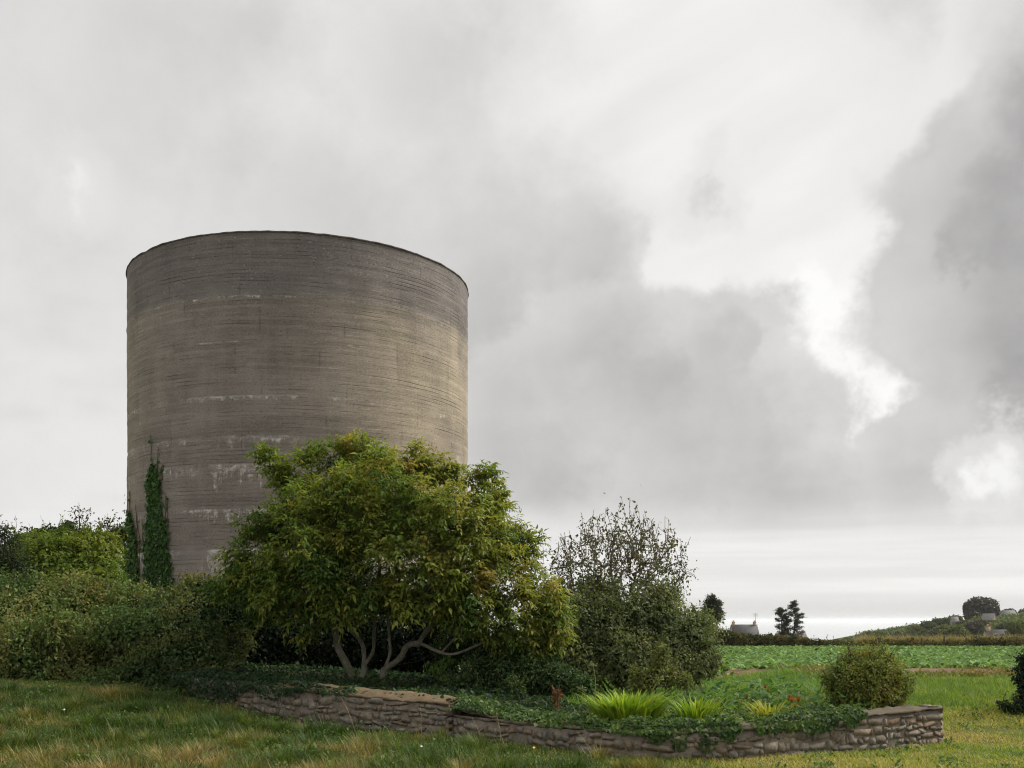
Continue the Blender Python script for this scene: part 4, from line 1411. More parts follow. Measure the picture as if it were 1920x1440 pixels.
IV = [(0.035, 0.07, 0.022), (0.055, 0.105, 0.03), (0.085, 0.145, 0.038), (0.13, 0.18, 0.045)]
IVD = [(0.018, 0.04, 0.02), (0.03, 0.06, 0.026), (0.05, 0.085, 0.034)]
build_bed_ivy = [
    ('ivy_mat', 'dark ivy spilling over the left end of the taller wall', [(-5.5, -4.0, 1.6, 0.42), (-4.2, -3.1, 1.2, 0.22), (-3.2, -2.3, 0.9, 0.03)], 0.05, IVD, 61, 5200),
    ('ivy_mat', 'ivy carpet behind the gap where the two walls meet', [(-0.75, 0.95, 1.3, 0.03), (-2.4, -0.7, 1.1, 0.0)], 0.045, IV, 63, 4600),
    ('ivy_mat', 'ivy skirt hanging over the low wall below the strap leaved clumps', [(0.85, 1.75, 0.55, 0.07), (1.5, 2.62, 0.5, 0.26)], 0.042, IV, 65, 3600),
    ('ivy_mat', 'ivy tongue hanging over the low wall left of the rounded bush', [(2.75, 3.2, 0.35, 0.12), (3.1, 4.35, 0.55, 0.22)], 0.042, IV, 67, 2600),
]
for a in build_bed_ivy:
    ivy_mat(*a)


def ground_ivy():
    n = 26000
    x = rng.uniform(-5.1, 3.0, n)
    y = wall_y(x) + 0.15 + rng.random(n) ** 1.3 * 5.5
    k = (rng.random(n) < 0.6 + 0.4 * sn(np.stack([x, y], -1), 0.5, 68)) & ((x < 0.9) | (y > 14.6))
    x, y = x[k], y[k]
    p = np.stack([x, y, surf_z(x, y) + rng.uniform(0.01, 0.12, len(x))], -1)
    d = unit(np.array([0, -0.3, 1.0]) + rng.normal(0, 0.4, (len(x), 3)))
    obj('ground_ivy', foliage_mesh('ground_ivy', p, d, 0.05, [(0.018, 0.04, 0.02), (0.03, 0.062, 0.025), (0.05, 0.085, 0.03)], IVYL, None, 0.2, 0.9, 69), LEAFM, label='carpet of ivy on the shaded bed under the trees', cat='ivy', kind='stuff')


ground_ivy()


def strap_clump(name, label, px, py, Y, wpx, n, palette, seed, hlen, stalks=()):
    base = at(px, py, Y)
    base[2] = float(surf_z(base[0], base[1]))
    root = thing(name, label, 'plant', base, 'strap leaved clumps behind the low wall')
    half = wpx * Y / FPX / 2
    r = np.random.default_rng(seed)
    V, F, C = [], [], []
    for i in range(n):
        a = r.uniform(0, 2 * np.pi)
        rad = half * 0.62 * math.sqrt(r.random())
        b = base + np.array([math.cos(a) * rad, math.sin(a) * rad * 0.55, -0.02])
        L = hlen * r.uniform(0.7, 1.15)
        out = np.array([math.cos(a), math.sin(a), 0]) * (0.30 + 1.1 * rad / half) + np.array([r.normal(0, .25), r.normal(0, .25), 0])
        w = r.uniform(0.009, 0.014)
        k = 5
        t = np.linspace(0, 1, k)[:, None]
        p = b + np.array([0, 0, 1.0]) * (L * (t * 1.0 - 0.30 * t ** 2.5)) + out * L * (0.18 * t + 0.42 * t ** 2)
        tg = unit(np.gradient(p, axis=0))
        s = unit(np.cross(tg, np.array([out[0], out[1], 0.3])))
        ww = w * np.array([0.8, 1.0, 1.0, 0.75, 0.06])[:, None]
        o = len(V) * 2 * k
        V.append(np.stack([p - s * ww, p + s * ww], 1).reshape(-1, 3))
        ii = np.arange(k - 1) * 2 + o
        F.append(np.stack([ii, ii + 1, ii + 3, ii + 2], -1))
        C.append(np.repeat(pick(palette, 1, 0.12), 2 * k, axis=0))
    obj('leaves', make_mesh('leaves', local(root, np.concatenate(V)), np.concatenate(F), tint=np.concatenate(C)), GRASSM, root)
    for (sx, sy, hx, hy) in stalks:
        b = at(sx, sy, Y)
        e = at(hx, hy, Y)
        tb = Tubes()
        tb.add(curve([b - np.array([0, 0, .1]), (b + e) / 2 + np.array([0.01, 0, 0]), e], 5), np.linspace(0.006, 0.004, 11), 5)
        st = obj('flower_stalk', tb.mesh('flower_stalk', root), GSTALK, root)
        hb = Tubes()
        for _ in range(22):
            d = unit(np.array([r.normal(0, .8), r.normal(0, .8), r.uniform(-.2, 1.0)]))
            t_ = e + d * r.uniform(0.045, 0.075) + np.array([0, 0, -0.01])
            hb.add(np.array([e, (e + t_) / 2, t_ * 0.98 + e * 0.02, t_]), [0.0016, 0.0016, 0.005, 0.002], 4)
        obj('seed_head', hb.mesh('seed_head', root), GSTALK, st)


GSTALK = plain('green_stalk', (0.20, 0.22, 0.07), 0.7, 0.2, 0.2, 20)
AG = [(0.13, 0.24, 0.02), (0.22, 0.33, 0.03), (0.34, 0.42, 0.045)]
strap_clump('agapanthus_clump', 'largest bright green strap leaved clump behind the low wall', 1175, 1340, 13.3, 175, 560, AG, 71, 0.60,
            [(1117, 1300, 1112, 1248), (1105, 1318, 1090, 1292)])
strap_clump('agapanthus_clump', 'middle strap leaved clump right of the largest one', 1308, 1342, 13.2, 95, 150, AG, 73, 0.50, [(1215, 1300, 1237, 1274), (1303, 1310, 1312, 1290)])
strap_clump('agapanthus_clump', 'smallest yellowish strap leaved clump below the squash plant', 1440, 1342, 13.0, 80, 75, [(0.24, 0.28, 0.03), (0.38, 0.36, 0.04)], 75, 0.40)


def build_squash():
    root = thing('squash_plant', 'sprawling squash plant with big round leaves and orange flowers in the bed', 'plant', (at(1420, 1320, 15.0)[0], 15.0, float(surf_z(3.45, 15.0))))
    # one lobed leaf on its stalk
    k = 11
    an = np.linspace(0.35, 2 * np.pi - 0.35, k)
    rad = 0.5 * (1 + 0.13 * np.cos(an * 5))
    rim = np.stack([np.cos(an) * rad, np.sin(an) * rad, 0.10 * np.cos(an * 3) + 0.05 + 0.03 * np.cos(an * 5)], -1)
    v = np.concatenate([[(0.0, 0, -0.02)], rim])
    f = np.array([(0, i, i + 1) for i in range(1, k)])
    meshes = []
    for c in ((0.06, 0.14, 0.035), (0.085, 0.17, 0.045), (0.12, 0.20, 0.07), (0.05, 0.11, 0.03)):
        me = make_mesh('leaf', v, f, tint=np.tile(np.array(c), (len(v), 1)), smooth=False)
        me.materials.append(LEAFM)
        meshes.append(me)
    r = np.random.default_rng(81)
    for i in range(330):
        px, py = r.uniform(1290, 1590), 0
        Y = r.uniform(13.6, 18.2)
        x = (px - HX) * Y / FPX
        if r.random() > 0.35 + 0.65 * (1 - abs(px - 1430) / 160):
            continue
        z = float(surf_z(x, Y)) + r.uniform(0.06, 0.34)
        o = bpy.data.objects.new('leaf', meshes[r.integers(4)])
        COL.objects.link(o)
        o.parent = root
        o.location = (x - root.location[0], Y - root.location[1], z - root.location[2])
        s = r.uniform(0.08, 0.15)
        o.scale = (s, s, s)
        o.rotation_euler = (r.normal(0.30, 0.3), r.normal(0, 0.3), r.uniform(0, 6.28))
    tb = Tubes()
    for i in range(14):
        x0, y0 = r.uniform(2.4, 4.3), r.uniform(14.0, 17.0)
        pts = []
        for t in range(5):
            pts.append((x0, y0, float(surf_z(x0, y0)) + 0.03))
            x0 += r.normal(0, 0.25)
            y0 += r.normal(0, 0.2)
        c = curve(pts, 4)
        tb.add(c, np.full(len(c), 0.007), 5)
    obj('vines', tb.mesh('vines', root), GSTALK, root)
    # trumpet flowers
    fm = plain('orange_petal', (0.42, 0.20, 0.05), 0.6, 0.2, 0.2, 20)
    an = np.linspace(0, 2 * np.pi, 11)[:-1]
    rr = np.where(np.arange(10) % 2 == 0, 0.050, 0.034)
    v = np.concatenate([np.stack([np.cos(an) * .012, np.sin(an) * .012, an * 0], -1), np.stack([np.cos(an) * .028, np.sin(an) * .028, an * 0 + .045], -1), np.stack([np.cos(an) * rr, np.sin(an) * rr, an * 0 + .07], -1)])
    i = np.arange(10)
    j = (i + 1) % 10
    f = np.concatenate([np.stack([i, j, j + 10, i + 10], -1), np.stack([i + 10, j + 10, j + 20, i + 20], -1)])
    me = make_mesh('flower', v, f)
    me.materials.append(fm)
    for (px, py, Y, s) in ((1400, 1311, 14.3, 1.1), (1483, 1317, 13.9, 1.25), (1497, 1315, 13.9, 1.15), (1480, 1310, 14.1, .9), (1435, 1290, 14.6, .9), (1440, 1297, 14.5, .8), (1393, 1317, 14.1, .7), (1489, 1324, 13.7, .8)):
        p = at(px, py, Y)
        o = bpy.data.objects.new('flower', me)
        COL.objects.link(o)
        o.parent = root
        o.location = tuple(p - np.array(root.location))
        s *= 0.75
        o.scale = (s, s, s)
        o.rotation_euler = (r.uniform(0.5, 1.1), r.normal(0, 0.4), r.normal(0, 0.5))
        tb = Tubes().add(curve([(0, 0, -0.25 / s), (0.02, 0.01, -0.1), (0, 0, 0.003)], 4), np.full(9, 0.005), 4)
        me2 = tb.mesh('stalk')
        st = obj('stalk', me2, GSTALK, o)


build_squash()


def bed_filler():
    n = 15000
    x = rng.uniform(0.3, 4.7, n)
    y = wall_y(x) + 0.3 + rng.random(n) * 3.6
    q = np.stack([x, y], -1)
    k = (rng.random(n) < 0.55 + 0.45 * sn(q, 0.45, 83)) & (x > 0.9 + 0.1 * (y - 13))
    x, y, q = x[k], y[k], q[k]
    h = 0.10 + 0.09 * sn(q, 0.4, 84) + 0.05 * sn(q, 0.15, 85)
    p = np.stack([x, y, surf_z(x, y) + np.maximum(h, 0.03) * rng.uniform(0.3, 1.0, len(x))], -1)
    d = unit(np.array([0, -0.3, 1.0]) + rng.normal(0, 0.45, (len(x), 3)))
    obj('bed_greens', foliage_mesh('bed_greens', p, d, 0.06, [(0.06, 0.12, 0.03), (0.10, 0.18, 0.04), (0.16, 0.22, 0.05), (0.22, 0.24, 0.07)], LEAF, None, 0.25, 0.6, 86, scale=0.3), LEAFM, label='bright low leafy plants filling the flower bed between the clumps', cat='plants', kind='stuff')


bed_filler()

# ------------------------------------------------------------------ wild plants by the walls
def build_stalks():
    spots = [(668, 1375, 640, 1308, 14.9, 'dry stalk leaning left across the taller wall'), (770, 1384, 800, 1335, 14.3, 'dry stalk leaning right across the taller wall'), (789, 1384, 788, 1325, 14.3, 'upright dry stalk near the right end of the taller wall'),
             (905, 1395, 885, 1345, 13.6, 'dry stalk leaning left against the start of the low wall'), (940, 1398, 930, 1335, 13.4, 'tall upright dry stalk by the low wall'), (1118, 1412, 1080, 1370, 12.2, 'dry stalk leaning left on the middle of the low wall')]
    for (a, b, c, d, Y, lab) in spots:
        p0, p1 = at(a, b, Y), at(c, d, Y)
        p0[2] = float(ground_z(p0[0], p0[1])) - 0.02
        root = thing('dry_stalk', lab, 'stalk', p0, 'dry stalks along the walls')
        tb = Tubes()
        q = curve([p0, (p0 + p1) / 2 + np.array([0.015, 0, 0.01]), p1], 6)
        tb.add(q, np.linspace(0.0045, 0.0022, len(q)), 4)
        obj('stem', tb.mesh('stem', root), STALK, root)
        tb = Tubes()
        for k in range(5):
            s = q[4 + k]
            e = s + np.array([rng.normal(0, 0.04), rng.normal(0, 0.02), 0.05])
            tb.add(np.array([s, (s + e) / 2, e]), [0.002, 0.003, 0.0015], 4)
        obj('side_shoots', tb.mesh('side_shoots', root), STALK, root)
    # red-brown dead bracken
    for (px, py, Y, h, lab, n) in ((1045, 1318, 15.2, 0.24, 'red brown dead fern standing in the bed under the shrubs', 120), (352, 1100, 22.0, 0.35, 'red brown dead branch above the hedge at the tower foot', 130)):
        b = at(px, py, Y)
        root = thing('dead_fern', lab, 'fern', b)
        tb = Tubes()
        P = []
        for k in range(5):
            e = b + np.array([rng.normal(-0.04, 0.07), rng.normal(0, 0.05), h * rng.uniform(0.7, 1.1)])
            c = curve([b - np.array([0, 0, 0.3]), (b + e) / 2, e], 4)
            tb.add(c, np.linspace(0.006, 0.002, len(c)), 4)
            t = rng.random((n // 5, 1))
            P.append(b + (e - b) * t + rng.normal(0, 0.035, (n // 5, 3)) * (1.1 - t))
        obj('stems', tb.mesh('stems', root), STALK, root)
        P = np.concatenate(P)
        obj('fronds', foliage_mesh('fronds', P, outward(len(P)), 0.06, [(0.13, 0.06, 0.035), (0.19, 0.095, 0.05)], DIAMOND, root, 0.8, 0.4), LEAFD, root)
    # flowers in the grass
    pet = {'white': plain('white_petal', (0.72, 0.72, 0.68), 0.6, 0.2, 0.08, 20), 'yellow': plain('yellow_petal', (0.75, 0.42, 0.03), 0.6, 0.2, 0.1, 20)}
    an = np.linspace(0, 2 * np.pi, 13)[:-1]
    rr = np.where(np.arange(12) % 2 == 0, 1.0, 0.6)
    v = np.concatenate([[(0, 0, 0)], np.stack([np.cos(an) * rr, np.sin(an) * rr, an * 0 + 0.25], -1)])
    f = np.array([(0, i + 1, (i + 1) % 12 + 1) for i in range(12)])
    for (px, py, Y, s, kind, lab) in ((1001, 1402, 12.6, .02, 'yellow', 'single yellow flower at the foot of the low wall'), (120, 1333, 15.0, .022, 'white', 'small white flower in the long grass below the left hedge'), (287, 1425, 12.3, .018, 'white', 'small white flower in the grass near the bottom left'),
                                      (790, 1415, 12.6, .02, 'white', 'small white flower in the grass below the taller wall')):
        p = at(px, py, Y)
        gz = float(ground_z(p[0], p[1]))
        root = thing('wild_flower', lab, 'flower', (p[0], p[1], gz))
        me = make_mesh('petals', v * s, f)
        h = max(p[2] - gz, 0.1)
        o = obj('petals', me, pet[kind], root)
        o.location = (0, 0, h)
        o.rotation_euler = (0.7, 0.1, 0.3)
        tb = Tubes().add(curve([(0, 0, 0), (0.01, 0, h / 2), (0, 0, h)], 4), np.full(9, 0.003), 4)
        obj('stem', tb.mesh('stem'), GSTALK, root)


build_stalks()

# ------------------------------------------------------------------ grass
def build_grass():
    def scatter(n, xr, yr, dens=None):
        x = rng.uniform(*xr, n)
        y = rng.uniform(*yr, n)
        k = np.ones(n, bool)
        if dens is not None:
            k = rng.random(n) < dens(x, y)
        return x[k], y[k]

    def put(name, label, x, y, z, h, w, lean, pal, sel, cat='grass'):
        n = len(x)
        a = rng.uniform(0, 2 * np.pi, n)
        ld = np.stack([np.cos(a), np.sin(a), np.zeros(n)], -1)
        ax = unit(np.array([0, 0, 1.0]) + ld * (lean * np.abs(rng.normal(0.6, 0.5, n)))[:, None])
        L = h * np.exp(rng.normal(0, 0.25, n))
        v, f, c = blades(np.stack([x, y, z], -1), ax, ld + np.array([0, 0, -0.3]), L, w * np.exp(rng.normal(0, 0.2, n)), pick(pal, n, 0.17, sel))
        obj(name, make_mesh(name, v, f, tint=c), GRASSM, label=label, cat=cat, kind='stuff')

    # long rough grass on the left
    wl = lambda x: wall_y(x)
    x, y = scatter(330000, (-10.5, 2.2), (7.5, 19.4), lambda x, y: np.where((y < wl(x) - 0.02) | (x < -5.2) & (y < 18.6), 1, 0) * np.where(np.abs(x) < y * 0.56 + 0.6, 1, 0) * (0.62 + 0.25 * sn(np.stack([x, y], -1), 0.35, 91)) * sstep(2.2, -0.3, x - 0.25 * (14 - y)))
    P = np.stack([x, y], -1)
    tus = sn(P, 0.55, 92)
    dry = np.clip(0.30 + 0.42 * sn(P, 1.1, 93) * (1.0) + 0.2 * sn(P, 0.3, 94) + 0.35 * sstep(14.2, 12.0, y) * sstep(-0.5, -3.0, x) + rng.normal(0, 0.13, len(x)), 0, 1)
    pal = [(0.045, 0.08, 0.018), (0.07, 0.118, 0.024), (0.11, 0.142, 0.031), (0.185, 0.168, 0.055), (0.29, 0.222, 0.092)]
    # tussocks: leaning bunches of longer blades
    nt = 420
    tx, ty_ = rng.uniform(-9.5, 1.6, nt), rng.uniform(8.5, 18.2, nt)
    ok = (ty_ < wl(tx) - 0.15) & (np.abs(tx) < ty_ * 0.54 + 0.4)
    tx, ty_ = tx[ok], ty_[ok]
    per = 130
    nt = len(tx)
    ang = rng.uniform(0, 2 * np.pi, nt * per)
    rad = np.abs(rng.normal(0, 0.085, nt * per))
    cx_, cy_ = np.repeat(tx, per), np.repeat(ty_, per)
    px_, py_ = cx_ + np.cos(ang) * rad, cy_ + np.sin(ang) * rad
    okk = (py_ < wl(px_) - 0.03) & (cy_ < wl(cx_) - 0.5)
    ld = np.stack([np.cos(ang), np.sin(ang), np.zeros_like(ang)], -1) + np.repeat(rng.normal(0, 0.4, (nt, 3)) * np.array([1, 1, 0]), per, axis=0)
    hh = np.repeat(rng.uniform(0.11, 0.24, nt), per) * np.exp(rng.normal(0, 0.2, nt * per))
    tsel = np.repeat(np.clip(0.30 + 0.42 * sn(np.stack([tx, ty_], -1), 1.1, 93) + 0.35 * sstep(14.2, 12.0, ty_) * sstep(-0.5, -3.0, tx) + rng.normal(0, 0.22, nt), 0, 1), per) + rng.normal(0, 0.1, nt * per)
    v_, f_, c_ = blades(np.stack([px_, py_, ground_z(px_, py_) - 0.01], -1)[okk], unit(np.array([0, 0, 1.0]) + ld * (0.25 + 2.2 * rad)[:, None])[okk], (ld + np.array([0, 0, -0.5]))[okk], hh[okk], np.full(okk.sum(), 0.009), pick(pal, nt * per, 0.17, tsel)[okk])
    obj('grass_tussocks', make_mesh('grass_tussocks', v_, f_, tint=c_), GRASSM, label='leaning tussocks of green and straw coloured grass', cat='grass', kind='stuff')
    put('rough_grass', 'long rough grass with straw coloured tufts in front of the hedge', x, y, ground_z(x, y) - 0.01, (0.115 + 0.06 * tus) * (0.45 + 0.55 * sstep(0.0, 0.9, wl(x) - y) * np.where(x > -5.2, 1, 1)), 0.0085 + 0 * x, 0.8, pal, dry)
    # broad-leaved weeds and clover in the turf
    nc = 520
    cx_, cy_ = rng.uniform(-9, 9.5, nc), rng.uniform(8.5, 17.5, nc)
    ok = ((cy_ < wl(np.minimum(cx_, 5.6)) - 0.12) | (cx_ > 6.2)) & (np.abs(cx_) < cy_ * 0.54)
    cx_, cy_ = cx_[ok], cy_[ok]
    nc = len(cx_)
    wx, wy = np.repeat(cx_, 22) + rng.normal(0, 0.10, nc * 22), np.repeat(cy_, 22) + rng.normal(0, 0.10, nc * 22)
    okk = (wy < wl(np.minimum(wx, 5.6)) - 0.05) | (wx > 6.0)
    wx, wy = wx[okk], wy[okk]
    wp = np.stack([wx, wy, ground_z(wx, wy) + rng.uniform(0.03, 0.13, len(wx)) * np.where(wx < 1, 1.0, 0.5)], -1)
    wd = unit(np.array([0, 0, 1.0]) + rng.normal(0, 0.35, (len(wx), 3)))
    obj('turf_weeds', foliage_mesh('turf_weeds', wp, wd, 0.05, [(0.05, 0.10, 0.025), (0.08, 0.15, 0.035), (0.13, 0.18, 0.05)], LEAF, None, 0.1, 0.55, 90, upn=1.2), GRASSM, label='clover and broad leaved weeds scattered through the turf', cat='weeds', kind='stuff')
    # mown lawn on the right
    x, y = scatter(420000, (-1.2, 13.0), (7.5, 22.5), lambda x, y: np.where((y < wl(np.minimum(x, 5.6)) - 0.02) | (x > 5.75 + (y - 13.95) * 0.12), 1, 0) * np.where(x < y * 0.56 + 1.0, 1, 0) * np.clip(1.15 - (y - 13) * 0.04, 0.35, 1) * sstep(-1.2, 1.2, x - 0.25 * (14 - y)))
    P = np.stack([x, y], -1)
    sel = np.clip(0.52 + 0.30 * sn(P, 1.3, 95) + 0.16 * sn(P, 0.35, 96) - 0.5 * sstep(15.5, 18.5, y) + rng.normal(0, 0.14, len(x)), 0, 1)
    pal = [(0.14, 0.225, 0.033), (0.22, 0.295, 0.045), (0.31, 0.325, 0.063), (0.38, 0.345, 0.095), (0.44, 0.37, 0.13)]
    tall = 0.05 + 0.10 * sstep(15.5, 18, y) + 0.02 * sn(P, 0.4, 97)
    put('mown_lawn', 'short yellowish mown lawn right of the low wall', x, y, ground_z(x, y) - 0.008, tall, 0.009 + 0.004 * sstep(15, 22, y), 0.9, pal, sel)
    # green grass on the bed behind the squash, up to the field
    x, y = scatter(110000, (0.8, 7.2), (15.5, 25.9), lambda x, y: np.where(x < 5.6 + (y - 13.95) * 0.12, 1, 0) * sstep(15.5, 17.5, y))
    P = np.stack([x, y], -1)
    sel = np.clip(0.35 + 0.25 * sn(P, 1.0, 98) + rng.normal(0, 0.15, len(x)), 0, 1)
    put('bed_grass', 'bright green grass between the flower bed and the field', x, y, surf_z(x, y) - 0.01, 0.14 + 0.04 * sn(P, 0.5, 99), 0.011 + 0 * x, 0.7, [(0.10, 0.20, 0.035), (0.17, 0.275, 0.048), (0.26, 0.31, 0.07)], sel)


build_grass()

# ------------------------------------------------------------------ crop field
def build_crop():
    rows = []
    r = np.random.default_rng(101)
    y = 27.0
    X, Yy, S = [], [], []
    while y < 99.5:
        x0, x1 = 0.14 * y - 3.5, 0.56 * y + 4
        sp = 0.30 if y < 60 else 0.42
        xs = np.arange(x0, x1, sp)
        xs = xs + r.normal(0, 0.07, len(xs))
        X.append(xs); Yy.append(y + r.normal(0, 0.05, len(xs))); S.append(np.full(len(xs), 1.0 if y < 60 else 1.25))
        y += 0.42 if y < 60 else 0.62
    X, Yy, S = map(np.concatenate, (X, Yy, S))
    P = np.stack([X, Yy], -1)
    edge = 26.9 + 0.5 * sn(P, 2.0, 102) + 1.3 * sstep(7.5, 8.6, X) * sstep(13.0, 11.6, X) + 0.6 * sn(P, 5.0, 106)
    thin = 0.5 * sn(P, 3.0, 103) + 0.3 * sn(P, 1.0, 104)
    bare = sstep(46, 30, Yy) * sstep(11.5, 8.5, X - (Yy - 30) * 0.14)          # poor patch at the near left
    keep = (Yy > edge) & (r.random(len(X)) > 0.04 + 0.55 * bare * (0.6 + thin))
    X, Yy, S = X[keep], Yy[keep], S[keep]
    n = len(X)
    k = 8
    Z = ground_z(X, Yy) + 0.02
    b = np.repeat(np.stack([X, Yy, Z], -1), k, axis=0)
    m = len(b)
    a = rng.uniform(0, 2 * np.pi, m)
    rad = np.stack([np.cos(a), np.sin(a), np.zeros(m)], -1)
    sc = np.repeat(S * np.exp(rng.normal(0, 0.18, n)), k)
    ax = unit(rad + np.array([0, 0, 1.0]) * rng.uniform(0.25, 1.1, m)[:, None])
    nr = unit(np.array([0, 0, 1.0]) - rad * 0.5 + rng.normal(0, 0.25, (m, 3)))
    L = 0.21 * sc * rng.uniform(0.7, 1.15, m)
    v, f = leaves(b + ax * (L * 0.25)[:, None], ax, nr, L, L * 0.62, LEAF)
    Pb = b[:, :2]
    sel = np.clip(0.45 + 0.3 * sn(Pb, 4.0, 105) + rng.normal(0, 0.2, m), 0, 1)
    col = pick([(0.085, 0.155, 0.05), (0.155, 0.265, 0.09), (0.24, 0.36, 0.15)], m, 0.25, sel)
    obj('crop_plants', make_mesh('crop_plants', v, f, tint=rep(col, LEAF)), LEAFD, label='rows of leafy green crop plants covering the field', cat='crop', kind='stuff')
    # weeds on the field margin
    n = 22000
    x = rng.uniform(2.5, 17, n)
    y = 22.3 + np.abs(rng.normal(0, 1.0, n)) * np.where(x < 8, 3.0, np.where(x > 11, 2.2, 0.45))
    kk = (sn(np.stack([x, y], -1), 0.8, 107) > -0.1) & (x > 6.2 + (y - 22) * 0.1)
    x, y = x[kk], y[kk]
    p = np.stack([x, y, ground_z(x, y) + rng.uniform(0.02, 0.14, len(x))], -1)
    d = unit(np.array([0, 0, 1.0]) + rng.normal(0, 0.6, (len(x), 3)))
    obj('field_weeds', foliage_mesh('field_weeds', p, d, 0.09, [(0.12, 0.17, 0.04), (0.22, 0.20, 0.07), (0.26, 0.16, 0.08)], DIAMOND, None, 0.2, 0.3), GRASSM, label='straggling weeds along the near edge of the field', cat='weeds', kind='stuff')


build_crop()

# ------------------------------------------------------------------ field's far edge
def gbase(px, Y):
    x = (px - HX) * Y / FPX
    return x, float(ground_z(x, Y))


def build_far_hedge():
    # hedge: dense to the left, getting lower
    prof = [(1290, 1172), (1330, 1172), (1360, 1178), (1400, 1186), (1440, 1188), (1480, 1190), (1520, 1195), (1560, 1201), (1600, 1204), (1645, 1201), (1690, 1203), (1730, 1202)]
    px = np.array([p[0] for p in prof], float)
    py = np.array([p[1] for p in prof], float)
    Y = 102.0
    bl = []
    for q in np.arange(1290, 1745, 9.0):
        top = at(0, np.interp(q, px, py) + 2 + rng.normal(0, 1.5), Y)[2]
        x, gz = gbase(q, Y)
        h = max(top - gz, 0.5)
        bl.append(((x, Y + rng.normal(0, 0.3), gz + h * 0.5), (0.62, 0.8, h * 0.52)))
        if rng.random() < 0.5:
            bl.append(((x + 0.2, Y + 0.8, gz + h * 0.45), (0.6, 0.7, h * 0.5)))
    shrub('field_hedge', 'long dark green hedge along the far edge of the field', 'hedge', bl, 22000, 0.16, [(0.03, 0.04, 0.016), (0.06, 0.07, 0.022), (0.10, 0.095, 0.03), (0.13, 0.095, 0.04)], (gbase(1500, Y)[0], Y, gbase(1500, Y)[1]), seed=112, stems=12, lump=0.2, inner=0.12, scale=1.6, spread=0.45, mat_=LEAFD, tmpl=DIAMOND, twigs=60, cull=0.6)
    bl = []
    for q in np.arange(1640, 2040, 8.0):
        x, gz = gbase(q, Y - 1.2)
        h = 0.55 + 0.35 * rng.random() + (0.3 if 1820 < q else 0)
        bl.append(((x, Y - 1.2 + rng.normal(0, 0.2), gz + h * 0.45), (0.55, 0.6, h * 0.55)))
    shrub('bramble_hedge', 'low olive bramble strip at the far edge of the field on the right', 'hedge', bl, 13000, 0.15, [(0.035, 0.045, 0.016), (0.075, 0.075, 0.024), (0.13, 0.115, 0.035), (0.17, 0.13, 0.05)], (gbase(1820, Y)[0], Y - 1.2, gbase(1820, Y)[1]), seed=114, stems=10, lump=0.25, inner=0.12, scale=1.4, spread=0.45, mat_=LEAFD, tmpl=DIAMOND, twigs=50, cull=0.6)
    # dry tall grass
    n = 16000
    q = rng.uniform(1610, 2040, n)
    y = rng.uniform(102.5, 105.0, n)
    x = (q - HX) * y / FPX
    keep = rng.random(n) < 0.35 + 0.65 * (sn(np.stack([x, y], -1), 2.5, 115) > -0.1)
    x, y = x[keep], y[keep]
    n = len(x)
    a = rng.uniform(0, 6.28, n)
    ld = np.stack([np.cos(a), np.sin(a), 0 * a], -1)
    v, f, c = blades(np.stack([x, y, ground_z(x, y)], -1), unit(np.array([0, 0, 1.0]) + ld * 0.25), ld + 0.01, 1.15 * np.exp(rng.normal(0, 0.2, n)), np.full(n, 0.05), pick([(0.16, 0.15, 0.06), (0.28, 0.23, 0.11), (0.34, 0.27, 0.14)], n, 0.15))
    obj('dry_grass_strip', make_mesh('dry_grass_strip', v, f, tint=c), GRASSM, label='strip of tall straw coloured grass beyond the field', cat='grass', kind='stuff')
    # fence posts
    pm = plain('old_post_wood', (0.07, 0.06, 0.05), 0.9, 0.1, 0.3, 8)
    for i, (q, hp, lab) in enumerate(((1648, 18, 'leftmost dark fence post at the far edge of the field'), (1728, 17, 'second dark fence post from the left beyond the field'), (1770, 21, 'third and tallest dark fence post beyond the field'), (1811, 18, 'fourth dark fence post beyond the field, left of the dormer house'))):
        x, gz = gbase(q, 99.8)
        tb = Tubes()
        h = hp * 99.8 / FPX + 0.1
        tb.add([(0, 0, -0.3), (0, 0, 0.3), (0.01, 0, h * 0.6), (0.02, 0, h - 0.02), (0.02, 0, h)], [0.075, 0.075, 0.07, 0.068, 0.02], 8)
        o = obj('fence_post', tb.mesh('fence_post'), pm, label=lab, cat='post', group='fence posts beyond the field')
        o.location = (x, 99.8, gz)
    # poppy-red plant by the hedge
    p = at(1636, 1214, 99.6)
    root = thing('red_flower_plant', 'small red flowering plant at the foot of the far hedge', 'plant', (p[0], p[1], float(ground_z(p[0], p[1]))))
    P = p + rng.normal(0, 0.10, (70, 3))
    obj('petals', foliage_mesh('petals', P, outward(70), 0.12, [(0.45, 0.05, 0.03), (0.6, 0.09, 0.05)], DIAMOND, root, 0.1, 0.9), LEAFD, root)
    tb = Tubes()
    for k in range(6):
        e = P[k]
        tb.add(curve([(p[0], p[1], root.location[2]), (e + np.array([p[0], p[1], root.location[2]])) / 2, e], 3), np.full(7, 0.012), 4)
    obj('stems', tb.mesh('stems', root), GSTALK, root)


build_far_hedge()

